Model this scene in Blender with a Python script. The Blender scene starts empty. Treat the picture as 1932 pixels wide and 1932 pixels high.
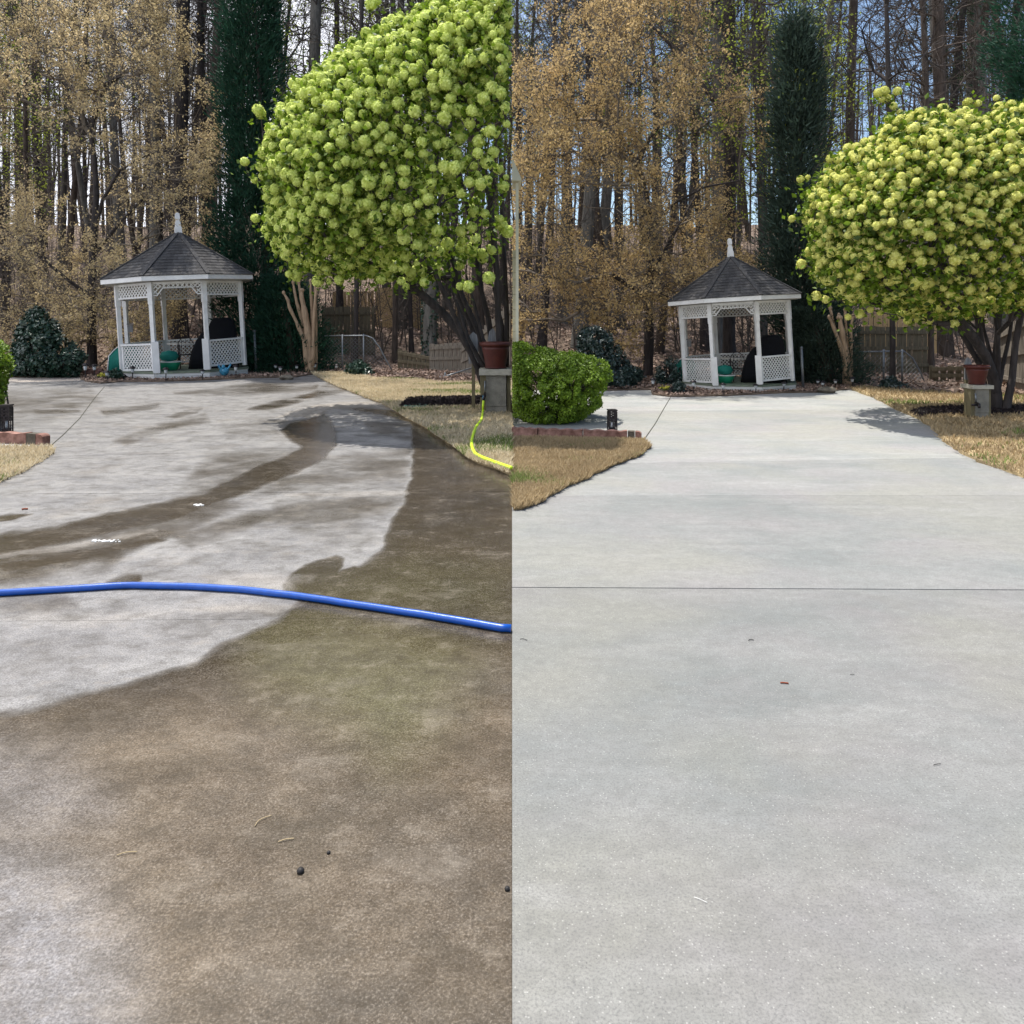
import bpy, math, random
import numpy as np
from mathutils import Vector
R = math.radians
sc = bpy.context.scene
COL = sc.collection

# ------------------------------------------------------------------ camera
F, VH, H = 1400.0, 600.0, 1.6          # focal length and horizon row in a 1932 px picture, eye height in metres
cam = bpy.data.cameras.new('camera'); camo = bpy.data.objects.new('camera', cam); COL.objects.link(camo)
camo.location = (0, 0, H); camo.rotation_euler = (R(90), 0, 0)
cam.sensor_width = 36; cam.lens = 36 * F / 1932; cam.shift_y = -(966 - VH) / 1932
cam.clip_start = 0.05; cam.clip_end = 2000
sc.camera = camo

# ------------------------------------------------------------------ world, sun, exposure
SUN = Vector((-0.19, 0.32, 1.0)).normalized()
w = bpy.data.worlds.new('World'); sc.world = w; w.use_nodes = True
nt = w.node_tree; nt.nodes.clear()
def N(t, kind, **kw):
    n = t.nodes.new(kind)
    for k, v in kw.items(): setattr(n, k, v)
    return n
out = N(nt, 'ShaderNodeOutputWorld'); bg = N(nt, 'ShaderNodeBackground'); bg.inputs[1].default_value = 0.115
sky = N(nt, 'ShaderNodeTexSky', sky_type='NISHITA', sun_disc=False)
sky.sun_elevation = math.asin(SUN.z); sky.sun_rotation = math.atan2(SUN.x, SUN.y); sky.dust_density = 0.6
tc = N(nt, 'ShaderNodeTexCoord'); nz = N(nt, 'ShaderNodeTexNoise'); nz.inputs['Scale'].default_value = 2.2
nz.inputs['Detail'].default_value = 6; nz.inputs['Roughness'].default_value = .6
sx = N(nt, 'ShaderNodeSeparateXYZ'); nt.links.new(tc.outputs['Generated'], sx.inputs[0])
nt.links.new(tc.outputs['Generated'], nz.inputs['Vector'])
ma = N(nt, 'ShaderNodeMath', operation='MULTIPLY_ADD'); ma.inputs[1].default_value = -0.9
nt.links.new(sx.outputs['X'], ma.inputs[0]); nt.links.new(nz.outputs[0], ma.inputs[2])
cr = N(nt, 'ShaderNodeMapRange'); cr.inputs[1].default_value = .42; cr.inputs[2].default_value = .72
cr.interpolation_type = 'SMOOTHSTEP'
nt.links.new(ma.outputs[0], cr.inputs[0])
mx = N(nt, 'ShaderNodeMixRGB'); mx.inputs[2].default_value = (8.4, 8.6, 9.4, 1)
nt.links.new(cr.outputs[0], mx.inputs[0]); nt.links.new(sky.outputs[0], mx.inputs[1])
nt.links.new(mx.outputs[0], bg.inputs[0]); nt.links.new(bg.outputs[0], out.inputs[0])
sl = bpy.data.lights.new('sun', 'SUN'); sl.energy = 4.0; sl.angle = R(0.5); sl.color = (1, .955, .88)
so = bpy.data.objects.new('sun', sl); COL.objects.link(so); so.location = SUN * 60
so.rotation_euler = (-SUN).to_track_quat('-Z', 'Y').to_euler()
sc.view_settings.view_transform = 'Standard'; sc.view_settings.look = 'None'
sc.view_settings.gamma = 1; sc.view_settings.use_curve_mapping = False; sc.view_settings.exposure = 0.76
sc.render.engine = 'CYCLES'; sc.cycles.max_bounces = 6; sc.cycles.transparent_max_bounces = 8

# ------------------------------------------------------------------ helpers
def gp(u, v):                            # photo point that lies on the level ground
    Y = H * F / (v - VH); return ((u - 966) * Y / F, Y)
def pt(u, v, Y):                         # photo point at a distance
    return np.array([(u - 966) * Y / F, Y, H - (v - VH) * Y / F])
def norm(a): return a / np.maximum(np.linalg.norm(a, axis=-1, keepdims=True), 1e-9)
def hsh(ix, iy, s):
    n = (ix.astype(np.int64) * 374761393 + iy.astype(np.int64) * 668265263 + s * 974711) & 0x7fffffff
    n = ((n ^ (n >> 13)) * 1274126177) & 0x7fffffff
    return ((n ^ (n >> 16)) & 0xffff) / 65535.0
def vn(x, y, s=0):
    x = np.asarray(x, float); y = np.asarray(y, float)
    ix = np.floor(x); iy = np.floor(y); fx = x - ix; fy = y - iy
    fx = fx * fx * (3 - 2 * fx); fy = fy * fy * (3 - 2 * fy)
    a = hsh(ix, iy, s); b = hsh(ix + 1, iy, s); c = hsh(ix, iy + 1, s); d = hsh(ix + 1, iy + 1, s)
    return (a * (1 - fx) + b * fx) * (1 - fy) + (c * (1 - fx) + d * fx) * fy
def fbm(x, y, s=0, o=3):
    t = 0; a = .5
    for i in range(o): t = t + a * (vn(x * 2**i, y * 2**i, s + i) - .5) * 2; a *= .5
    return t
def sdf(px, py, poly):                   # signed distance, negative inside
    poly = np.array(poly, float); n = len(poly)
    d = np.full(px.shape, 1e9); ins = np.zeros(px.shape, bool)
    for i in range(n):
        ax, ay = poly[i]; bx, by = poly[(i + 1) % n]
        ex, ey = bx - ax, by - ay
        t = np.clip(((px - ax) * ex + (py - ay) * ey) / (ex * ex + ey * ey + 1e-12), 0, 1)
        d = np.minimum(d, np.hypot(px - ax - t * ex, py - ay - t * ey))
        if by != ay:
            c = (ay > py) != (by > py)
            ins ^= c & (px < (bx - ax) * (py - ay) / (by - ay) + ax)
    return np.where(ins, -d, d)

class MB:                                # gathers geometry and links it as ONE mesh object
    def __init__(s): s.V = []; s.L = []; s.S = []; s.n = 0
    def add(s, V, faces):
        V = np.asarray(V, float)
        for f in faces: s.L.append(np.array(f) + s.n); s.S.append(np.array([len(f)]))
        s.V.append(V); s.n += len(V)
    def addn(s, V, Fc):                  # equal-sized faces as an array
        V = np.asarray(V, float).reshape(-1, 3); Fc = np.asarray(Fc)
        s.L.append((Fc + s.n).reshape(-1)); s.S.append(np.full(len(Fc), Fc.shape[1])); s.V.append(V); s.n += len(V)
    def box(s, c, sz, rz=0, top=1.0):
        x, y, z = [q / 2 for q in sz]
        V = np.array([(-x, -y, -z), (x, -y, -z), (x, y, -z), (-x, y, -z), (-x*top, -y*top, z), (x*top, -y*top, z), (x*top, y*top, z), (-x*top, y*top, z)])
        cs, sn = math.cos(rz), math.sin(rz)
        V = np.stack([V[:, 0]*cs - V[:, 1]*sn, V[:, 0]*sn + V[:, 1]*cs, V[:, 2]], 1) + np.array(c)
        s.add(V, [(3, 2, 1, 0), (4, 5, 6, 7), (0, 1, 5, 4), (1, 2, 6, 5), (2, 3, 7, 6), (3, 0, 4, 7)])
    def bar(s, a, b, wd, th, nrm):       # flat bar from a to b, width wd across, thickness th along nrm
        a = np.array(a, float); b = np.array(b, float); d = norm(b - a); nrm = norm(np.array(nrm, float)); q = np.cross(d, nrm)
        V = []
        for p in (a, b):
            for i, j in ((-1, -1), (1, -1), (1, 1), (-1, 1)): V.append(p + q*wd/2*i + nrm*th/2*j)
        s.add(V, [(0, 1, 2, 3), (7, 6, 5, 4), (0, 4, 5, 1), (1, 5, 6, 2), (2, 6, 7, 3), (3, 7, 4, 0)])
    def tube(s, P, r, k=8, caps=True):
        P = np.array(P, float); n = len(P); r = np.broadcast_to(np.array(r, float), (n,))
        T = np.gradient(P, axis=0); T = norm(T)
        ref = np.array([0, 0, 1.]) if abs(T[0][2]) < .9 else np.array([1., 0, 0])
        V = []
        for i in range(n):
            a = norm(np.cross(T[i], ref)); b = np.cross(T[i], a); ref = -b if False else ref
            for j in range(k):
                t = 2*math.pi*j/k; V.append(P[i] + r[i]*(a*math.cos(t) + b*math.sin(t)))
        f = [(i*k+j, i*k+(j+1) % k, (i+1)*k+(j+1) % k, (i+1)*k+j) for i in range(n-1) for j in range(k)]
        if caps: f += [tuple(range(k))[::-1], tuple(range((n-1)*k, n*k))]
        s.add(V, f)
    def lathe(s, prof, c=(0, 0, 0), k=20, sq=False):
        V = []; n = len(prof); c = np.array(c)
        for r, z in prof:
            for j in range(k):
                t = 2*math.pi*(j+.5)/k; V.append(c + np.array([r*math.cos(t), r*math.sin(t), z]))
        f = [(i*k+j, i*k+(j+1) % k, (i+1)*k+(j+1) % k, (i+1)*k+j) for i in range(n-1) for j in range(k)]
        f += [tuple(range(k))[::-1], tuple(range((n-1)*k, n*k))]
        s.add(V, f)
    def prism(s, poly, z0, z1):          # polygon outline (x, y) between two heights
        n = len(poly); V = [(x, y, z0) for x, y in poly] + [(x, y, z1) for x, y in poly]
        s.add(V, [tuple(range(n))[::-1], tuple(range(n, 2*n))] + [(i, (i+1) % n, n+(i+1) % n, n+i) for i in range(n)])
    def loft(s, rings):                  # rings of equal length, capped
        k = len(rings[0]); V = [p for r in rings for p in r]; n = len(rings)
        f = [(i*k+j, i*k+(j+1) % k, (i+1)*k+(j+1) % k, (i+1)*k+j) for i in range(n-1) for j in range(k)]
        s.add(V, f + [tuple(range(k))[::-1], tuple(range((n-1)*k, n*k))])
    def frusta(s, p0, p1, r0, r1, k):
        if not len(p0): return
        d = norm(p1 - p0); ref = np.where(np.abs(d[:, 2:3]) < .9, np.array([[0, 0, 1.]]), np.array([[1., 0, 0]]))
        a = norm(np.cross(d, ref)); b = np.cross(d, a); n = len(p0)
        t = np.arange(k)*2*math.pi/k; cs = np.cos(t)[None, :, None]; sn = np.sin(t)[None, :, None]
        ring = a[:, None]*cs + b[:, None]*sn
        V = np.concatenate([p0[:, None] + ring*r0[:, None, None], p1[:, None] + ring*r1[:, None, None]], 1)
        j = np.arange(k); q = np.stack([j, (j+1) % k, k+(j+1) % k, k+j], 1)
        s.addn(V, (q[None] + (np.arange(n)*2*k)[:, None, None]).reshape(-1, 4))
    def leaves(s, C, size, rng, asp=.5, nrm=None, spread=1.0, tan=None):   # diamond leaf faces
        n = len(C)
        if not n: return
        nn = rng.normal(size=(n, 3))*spread + (0 if nrm is None else nrm); nn = norm(nn)
        t = rng.normal(size=(n, 3)) if tan is None else tan + rng.normal(size=(n, 3))*.35
        t = norm(t - nn*np.sum(t*nn, 1, keepdims=True)); b = np.cross(nn, t)
        sz = np.broadcast_to(size, (n,))[:, None]*rng.uniform(.65, 1.35, (n, 1))
        V = np.stack([C + t*sz, C + b*sz*asp + nn*sz*.12, C - t*sz, C - b*sz*asp + nn*sz*.12], 1)
        s.addn(V, np.arange(4*n).reshape(-1, 4))
    def tris(s, C, tip, wid):            # slender blades: base C, tip vector, width vector
        n = len(C); V = np.stack([C - wid, C + wid, C + tip], 1); s.addn(V, np.arange(3*n).reshape(-1, 3))
    def mesh(s, name, m, smooth=False, origin=None):
        me = bpy.data.meshes.new(name); V = np.concatenate(s.V) if s.V else np.zeros((0, 3))
        if origin is not None: V = V - np.array(origin)
        L = np.concatenate([l.reshape(-1) for l in s.L]) if s.L else np.zeros(0, int); S = np.concatenate(s.S) if s.S else np.zeros(0, int)
        me.vertices.add(len(V)); me.vertices.foreach_set('co', V.astype(np.float32).ravel())
        me.loops.add(len(L)); me.loops.foreach_set('vertex_index', L.astype(np.int32))
        me.polygons.add(len(S)); st = np.concatenate([[0], np.cumsum(S)[:-1]]) if len(S) else S
        me.polygons.foreach_set('loop_start', st.astype(np.int32))
        me.polygons.foreach_set('use_smooth', np.full(len(S), smooth))
        me.update(calc_edges=True); me.validate()
        if m: me.materials.append(m)
        return me
    def build(s, name, m, parent=None, smooth=False, origin=None):
        o = bpy.data.objects.new(name, s.mesh(name, m, smooth, origin)); COL.objects.link(o)
        if parent: o.parent = parent
        elif origin is not None: o.location = origin
        return o
def tag(o, label=None, cat=None, group=None, kind=None):
    if label: o['label'] = label
    if cat: o['category'] = cat
    if group: o['group'] = group
    if kind: o['kind'] = kind
    return o
def thing(name, label, cat, loc=(0, 0, 0), rz=0, group=None, scale=1):
    o = bpy.data.objects.new(name, None); COL.objects.link(o); o.location = loc; o.rotation_euler = (0, 0, rz)
    o.scale = (scale,)*3; o.empty_display_size = .1
    return tag(o, label, cat, group)
def inst(name, me, parent, loc=(0, 0, 0), rot=(0, 0, 0), scale=1):
    o = bpy.data.objects.new(name, me); COL.objects.link(o); o.parent = parent; o.location = loc; o.rotation_euler = rot
    o.scale = (scale,)*3 if not hasattr(scale, '__len__') else scale
    return o
def copy_tree(o, parent=None):
    c = o.copy(); COL.objects.link(c); c.parent = parent
    for ch in list(o.children): copy_tree(ch, c)
    return c
# ------------------------------------------------------------------ materials
MATS = {}
def M(name, col, rough=.8, var=.25, scale=6, bump=0., bscale=60, spec=.3, metal=0, trans=0, isl=0., col2=None, stretch=None, detail=5):
    m = bpy.data.materials.new(name); m.use_nodes = True; t = m.node_tree; p = t.nodes['Principled BSDF']; o = t.nodes['Material Output']
    tc = N(t, 'ShaderNodeTexCoord'); vec = tc.outputs['Object']
    if stretch:
        mp = N(t, 'ShaderNodeMapping'); mp.inputs['Scale'].default_value = stretch; t.links.new(vec, mp.inputs[0]); vec = mp.outputs[0]
    nz = N(t, 'ShaderNodeTexNoise'); nz.inputs['Scale'].default_value = scale; nz.inputs['Detail'].default_value = detail
    t.links.new(vec, nz.inputs['Vector'])
    mr = N(t, 'ShaderNodeMapRange'); mr.inputs[1].default_value = .3; mr.inputs[2].default_value = .7; t.links.new(nz.outputs[0], mr.inputs[0])
    fac = mr.outputs[0]
    if isl:
        g = N(t, 'ShaderNodeNewGeometry'); mm = N(t, 'ShaderNodeMix'); mm.inputs[0].default_value = isl
        t.links.new(fac, mm.inputs[2]); t.links.new(g.outputs['Random Per Island'], mm.inputs[3]); fac = mm.outputs[0]
    mix = N(t, 'ShaderNodeMixRGB'); t.links.new(fac, mix.inputs[0])
    a = [max(0, c*(1-var)) for c in col]; b = [min(1, c*(1+var)) for c in (col2 or col)]
    mix.inputs[1].default_value = (*a, 1); mix.inputs[2].default_value = (*b, 1)
    t.links.new(mix.outputs[0], p.inputs['Base Color'])
    p.inputs['Roughness'].default_value = rough; p.inputs['Metallic'].default_value = metal; p.inputs['Specular IOR Level'].default_value = spec
    if bump:
        n2 = N(t, 'ShaderNodeTexNoise'); n2.inputs['Scale'].default_value = bscale; n2.inputs['Detail'].default_value = 4
        t.links.new(vec, n2.inputs['Vector']); bm = N(t, 'ShaderNodeBump'); bm.inputs['Strength'].default_value = bump; bm.inputs['Distance'].default_value = .02
        t.links.new(n2.outputs[0], bm.inputs['Height']); t.links.new(bm.outputs[0], p.inputs['Normal'])
    if trans:
        tr = N(t, 'ShaderNodeBsdfTranslucent'); t.links.new(mix.outputs[0], tr.inputs[0]); ms = N(t, 'ShaderNodeMixShader'); ms.inputs[0].default_value = trans
        t.links.new(p.outputs[0], ms.inputs[1]); t.links.new(tr.outputs[0], ms.inputs[2]); t.links.new(ms.outputs[0], o.inputs[0])
    MATS[name] = m; return m
white = M('white_paint', (.70, .70, .69), .5, .12, 3.5, .15, 30)
lattm = M('lattice_paint', (.70, .70, .68), .55, .08, 9)
soff = M('soffit_paint', (.55, .54, .50), .7, .1)
shing = M('asphalt_shingle', (.050, .049, .051), .95, .35, 14, .5, 260, .1, isl=.6, col2=(.085, .083, .083))
deckm = M('deck_paint', (.16, .19, .14), .6, .25, 8)
black_cloth = M('black_cover_cloth', (.0025, .003, .005), .95, .3, 5, .3, 14)
greenp = M('green_plastic', (.012, .22, .12), .35, .2, 4)
tealp = M('teal_canvas', (.008, .16, .125), .7, .2, 4)
rimw = M('white_piping', (.75, .76, .74), .5, .05)
bronze = M('dark_bronze_metal', (.035, .03, .032), .4, .3, 20, metal=.6)
steel = M('galvanised_steel', (.20, .215, .23), .45, .2, 20, metal=.6)
lampglass = M('frosted_lamp_glass', (.55, .58, .60), .25, .1)
blueg = M('blue_glaze', (.06, .30, .48), .15, .35, 18, spec=.6)
terra = M('terracotta_plastic', (.075, .019, .014), .45, .2, 9, .15, 50)
cblock = M('weathered_concrete_block', (.20, .19, .16), .9, .3, 7, .6, 60)
capm = M('weathered_cap', (.36, .34, .28), .85, .25, 7, .5, 60)
oldwood = M('weathered_wood', (.15, .13, .075), .85, .3, 5, .4, 20, stretch=(8, 8, 1))
greywood = M('grey_weathered_wood', (.20, .20, .205), .9, .4, 4, .4, 16, stretch=(9, 9, 1))
tanfence = M('tan_fence_wood', (.40, .285, .15), .85, .25, 3, .3, 16, stretch=(6, 6, .8))
darkfence = M('aged_fence_wood', (.125, .105, .07), .9, .35, 3, .3, 16, stretch=(6, 6, .8))
greyfence = M('silvered_fence_wood', (.185, .16, .13), .9, .35, 3, .3, 16, stretch=(6, 6, .8))
brickm = M('red_edging_brick', (.20, .095, .07), .9, .35, 12, .6, 70, col2=(.27, .15, .12))
brickdk = M('mossy_edging_brick', (.10, .085, .065), .9, .35, 12, .6, 70)
yhose = M('lime_hose_rubber', (.55, .78, .035), .35, .08, 30)
bhose = M('blue_hose_rubber', (.005, .075, .38), .30, .12, 30, .1, 200, spec=.5)
mulch = M('dark_mulch', (.028, .020, .020), .95, .6, 30, 1, 60)
drainm = M('green_drain_cover', (.07, .19, .145), .5, .2)
sidewalkm = M('sidewalk_concrete', (.44, .43, .41), .9, .15, 3, .3, 120)
soil = M('leaf_litter_soil', (.105, .075, .055), .95, .5, 2.2, 1, 18, col2=(.16, .115, .085), detail=9)
litter = M('fallen_leaves', (.20, .13, .095), .9, .4, 3, isl=.7, col2=(.31, .225, .18))
lawnm = M('dormant_lawn', (.30, .225, .13), .95, .35, 1.3, .8, 90, col2=(.40, .31, .17), detail=9)
bladeL = M('straw_grass_blades', (.46, .38, .24), .8, .2, 1.2, trans=.3, isl=.6, col2=(.58, .50, .35))
bladeR = M('tawny_grass_blades', (.30, .215, .115), .8, .25, 1.2, trans=.3, isl=.5, col2=(.40, .31, .18))
bladeG = M('green_grass_blades', (.16, .21, .055), .8, .3, 1.2, trans=.3, isl=.6)
barkg = M('grey_bark', (.080, .071, .063), .95, .4, 5, .8, 12, stretch=(3, 3, .6))
barkd = M('dark_bark', (.045, .038, .036), .95, .4, 5, .8, 12, stretch=(3, 3, .6))
barkb = M('brown_bark', (.070, .054, .044), .95, .4, 5, .8, 12, stretch=(3, 3, .6))
barkp = M('pale_lichen_bark', (.135, .128, .115), .95, .35, 5, .8, 12, stretch=(3, 3, .6))
twigm = M('bare_twigs', (.085, .070, .059), .95, .3, 2)
tanbark = M('smooth_tan_bark', (.33, .235, .155), .8, .3, 6, .4, 14, stretch=(4, 4, .7))
budL = M('ochre_buds', (.46, .385, .20), .8, .3, .7, trans=.45, isl=.5, col2=(.58, .46, .27))
budR = M('amber_buds', (.45, .34, .15), .8, .3, .7, trans=.42, isl=.5, col2=(.55, .40, .20))
freshleaf = M('fresh_spring_leaves', (.30, .36, .05), .7, .3, 2, trans=.45, isl=.5)
cedarL = M('dark_cedar_foliage', (.016, .058, .032), .8, .5, 1.6, isl=.4, trans=.15)
cedarR = M('blue_green_cedar_foliage', (.040, .066, .048), .8, .5, 1.6, isl=.4, trans=.15)
hollyL = M('dark_holly_leaves', (.022, .052, .032), .35, .45, 3, isl=.6, spec=.5)
hollyR = M('glossy_holly_leaves', (.026, .048, .040), .28, .45, 3, isl=.6, spec=.6)
pinen = M('pine_needles', (.03, .06, .022), .8, .4, 2, isl=.5, trans=.2)
vibleaf = M('snowball_shrub_leaves', (.030, .070, .006), .55, .4, 2, trans=.38, isl=.75, col2=(.15, .23, .018))
ballL = M('lime_white_florets', (.49, .60, .06), .8, .15, 1.6, trans=.3, isl=.5, col2=(.80, .86, .32))
ballR = M('yellow_white_florets', (.55, .57, .07), .8, .15, 1.6, trans=.3, isl=.5, col2=(.82, .81, .32))
boxleaf = M('boxwood_leaves', (.055, .115, .009), .5, .45, 3, trans=.22, isl=.6, col2=(.17, .26, .018))
yellowf = M('yellow_flowers', (.50, .46, .06), .7, .2)
housem = M('cream_siding', (.60, .55, .38), .7, .08)
housetrim = M('cream_trim', (.68, .64, .50), .6, .06)
stone = M('field_stone', (.16, .14, .11), .9, .4, 9, .8, 40)
tabletop = M('pale_table_top', (.62, .60, .55), .35, .1)
foamm = M('white_foam', (.82, .82, .80), .6, .06, 40, .5, 200)
drytwig = M('dry_straw', (.40, .31, .18), .8, .2)
darktwig = M('dark_debris', (.02, .018, .018), .6, .3)
redleaf = M('red_brown_leaf', (.22, .05, .02), .7, .2)

# concrete of the dirty, wet driveway: stains and a painted sky glare come in as attributes on the slabs
def wet_concrete():
    m = bpy.data.materials.new('wet_dirty_concrete'); m.use_nodes = True; t = m.node_tree; p = t.nodes['Principled BSDF']; l = t.links.new
    ge = N(t, 'ShaderNodeNewGeometry'); pos = ge.outputs['Position']
    def noise(s, st=(1, 1, 1), d=5, ro=.55):
        mp = N(t, 'ShaderNodeMapping'); mp.inputs['Scale'].default_value = st; l(pos, mp.inputs[0])
        n = N(t, 'ShaderNodeTexNoise'); n.inputs['Scale'].default_value = s; n.inputs['Detail'].default_value = d; n.inputs['Roughness'].default_value = ro
        l(mp.outputs[0], n.inputs['Vector']); return n.outputs[0]
    def rng(x, a, b, c=0, d=1):
        r = N(t, 'ShaderNodeMapRange'); l(x, r.inputs[0])
        for i, q in enumerate((a, b, c, d)): r.inputs[i+1].default_value = q
        return r.outputs[0]
    def mix(f, a, b, mode='MIX'):
        x = N(t, 'ShaderNodeMixRGB', blend_type=mode)
        for i, q in enumerate((f, a, b)):
            if isinstance(q, tuple): x.inputs[i].default_value = (*q, 1)
            elif isinstance(q, (int, float)): x.inputs[i].default_value = q
            else: l(q, x.inputs[i])
        return x.outputs[0]
    def math_(op, a, b):
        x = N(t, 'ShaderNodeMath', operation=op)
        for i, q in enumerate((a, b)):
            if isinstance(q, (int, float)): x.inputs[i].default_value = q
            else: l(q, x.inputs[i])
        return x.outputs[0]
    def att(nm):
        a = N(t, 'ShaderNodeAttribute'); a.attribute_name = nm; return a.outputs['Fac']
    streak = noise(1.5, (1.0, 1.7, 1), 8, .68); blot = noise(1.2, (1, 1.1, 1), 7, .65); fine = noise(130, (1, 1, 1), 4, .75); grain = noise(38, (1, 1.1, 1), 5, .75)
    clean = mix(rng(streak, .36, .64), (.150, .150, .156), (.325, .318, .312))
    clean = mix(rng(blot, .55, .75, 0, .55), clean, (.155, .125, .092))
    soak = mix(rng(blot, .35, .65), (.012, .006, .001), (.036, .0215, .006))
    damp = mix(rng(blot, .35, .65), (.038, .025, .011), (.128, .090, .051))
    wetc = mix(att('damp'), soak, damp)
    wetc = mix(rng(streak, .42, .62, 0, .5), wetc, mix(att('damp'), (.040, .027, .011), (.085, .058, .031)))
    wetc = mix(math_('MULTIPLY', att('green'), rng(blot, .3, .6, .6, 1)), wetc, (.072, .064, .016))
    c = mix(att('wet'), clean, wetc)
    rim = math_('MULTIPLY', math_('MULTIPLY', att('wet'), math_('SUBTRACT', 1.0, att('wet'))), 2.2)
    c = mix(rim, c, (.035, .025, .013))
    c = mix(math_('MULTIPLY', att('pale'), rng(grain, .3, .6, .55, 1)), c, (.185, .178, .185))
    c = mix(att('dry'), c, (.33, .30, .265))
    c = mix(rng(grain, .3, .7), mix(.22, c, (.02, .02, .02)), mix(.06, c, (1, .95, .9)))
    vo = N(t, 'ShaderNodeTexVoronoi'); vo.inputs['Scale'].default_value = 75; l(pos, vo.inputs['Vector'])
    spk = math_('MULTIPLY', rng(vo.outputs['Distance'], .05, .14, 1, 0), rng(vo.outputs['Color'], .60, .68))
    c = mix(math_('MULTIPLY', spk, .7), c, (.36, .32, .27))
    c = mix(rng(fine, .36, .54, .68, 0), c, (.02, .016, .011)); c = mix(rng(fine, .54, .68, 0, .22), c, (.6, .54, .46))
    mott = noise(7, (1, 1.2, 1), 7, .72); c = mix(rng(mott, .32, .52, .52, 0), c, (.030, .022, .013)); c = mix(rng(mott, .55, .68, 0, .20), c, (.36, .31, .25)); big = noise(2.6, (.8, 1.2, 1), 8, .72); c = mix(rng(big, .34, .50, .40, 0), c, (.035, .027, .016)); c = mix(rng(big, .55, .68, 0, .16), c, (.34, .30, .25))
    l(c, p.inputs['Base Color'])
    ro = math_('SUBTRACT', rng(streak, .35, .65, .60, .38), math_('MULTIPLY', math_('MULTIPLY', att('wet'), math_('SUBTRACT', 1.0, math_('MULTIPLY', att('damp'), .75))), .34))
    l(math_('SUBTRACT', math_('ADD', ro, math_('MULTIPLY', att('dry'), .4)), math_('MULTIPLY', att('pale'), .12)), p.inputs['Roughness'])
    l(math_('ADD', .22, math_('MULTIPLY', att('pale'), .35)), p.inputs['Specular IOR Level'])
    b1 = N(t, 'ShaderNodeBump'); b1.inputs['Strength'].default_value = .22; b1.inputs['Distance'].default_value = .004
    l(math_('ADD', grain, math_('MULTIPLY', fine, .5)), b1.inputs['Height']); l(b1.outputs[0], p.inputs['Normal'])
    return m
def dry_concrete():
    m = bpy.data.materials.new('clean_dry_concrete'); m.use_nodes = True; t = m.node_tree; p = t.nodes['Principled BSDF']; l = t.links.new
    ge = N(t, 'ShaderNodeNewGeometry'); pos = ge.outputs['Position']
    def noise(s, st=(1, 1, 1), d=5, ro=.55, off=0):
        mp = N(t, 'ShaderNodeMapping'); mp.inputs['Scale'].default_value = st; mp.inputs['Location'].default_value = (off, off, 0); l(pos, mp.inputs[0])
        n = N(t, 'ShaderNodeTexNoise'); n.inputs['Scale'].default_value = s; n.inputs['Detail'].default_value = d; n.inputs['Roughness'].default_value = ro
        l(mp.outputs[0], n.inputs['Vector']); return n.outputs[0]
    def rng(x, a, b, c=0, d=1):
        r = N(t, 'ShaderNodeMapRange'); l(x, r.inputs[0])
        for i, q in enumerate((a, b, c, d)): r.inputs[i+1].default_value = q
        return r.outputs[0]
    def mix(f, a, b):
        x = N(t, 'ShaderNodeMixRGB')
        for i, q in enumerate((f, a, b)):
            if isinstance(q, tuple): x.inputs[i].default_value = (*q, 1)
            elif isinstance(q, (int, float)): x.inputs[i].default_value = q
            else: l(q, x.inputs[i])
        return x.outputs[0]
    c = mix(rng(noise(.8, (1, 1.5, 1), 6, .6), .38, .62), (.186, .199, .194), (.252, .254, .246))
    c = mix(rng(noise(.6, (1, 1.3, 1), 5, .6, 7),   .46, .60, 0, .8), c, (.248, .236, .234))
    c = mix(rng(noise(.5, (1, 1.3, 1), 5, .6, 19), .46, .62, 0, .8), c, (.256, .254, .222))
    c = mix(rng(noise(1.2, (.7, 2.6, 1), 7, .65, 31), .52, .70, 0, .55), c, (.32, .318, .305))
    c = mix(rng(noise(9, (.8, 1.3, 1), 6, .7, 3), .35, .65, .32, 0), c, (.12, .118, .11)); c = mix(rng(noise(26, (1, 1, 1), 5, .7, 5), .35, .65, .28, 0), c, (.11, .108, .10))
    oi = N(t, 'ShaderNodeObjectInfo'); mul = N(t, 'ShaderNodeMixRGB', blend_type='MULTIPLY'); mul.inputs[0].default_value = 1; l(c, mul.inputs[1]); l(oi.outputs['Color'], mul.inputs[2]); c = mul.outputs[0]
    fine = noise(130, (1, 1, 1), 4, .75)
    c = mix(rng(fine,   .34, .54, .6, 0), c, (.09, .09, .09))
    vo = N(t, 'ShaderNodeTexVoronoi'); vo.inputs['Scale'].default_value = 80; l(pos, vo.inputs['Vector'])
    mu = N(t, 'ShaderNodeMath', operation='MULTIPLY'); l(rng(vo.outputs['Distance'],   .08, .25, .42, 0), mu.inputs[0]); l(rng(vo.outputs['Color'], .55, .65), mu.inputs[1])
    c = mix(mu.outputs[0], c, (.52, .51, .48))
    v2 = N(t, 'ShaderNodeTexVoronoi'); v2.inputs['Scale'].default_value = 70; l(pos, v2.inputs['Vector'])
    m2 = N(t, 'ShaderNodeMath', operation='MULTIPLY'); l(rng(v2.outputs['Distance'], .08, .16, .7, 0), m2.inputs[0]); l(rng(v2.outputs['Color'], .72, .78), m2.inputs[1])
    c = mix(m2.outputs[0], c, (.08, .075, .075))
    l(c, p.inputs['Base Color']); p.inputs['Roughness'].default_value = .85; p.inputs['Specular IOR Level'].default_value = .25
    b1 = N(t, 'ShaderNodeBump'); b1.inputs['Strength'].default_value = .35; b1.inputs['Distance'].default_value = .006
    l(fine, b1.inputs['Height']); l(b1.outputs[0], p.inputs['Normal'])
    return m
wetm = wet_concrete(); drym = dry_concrete()

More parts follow.
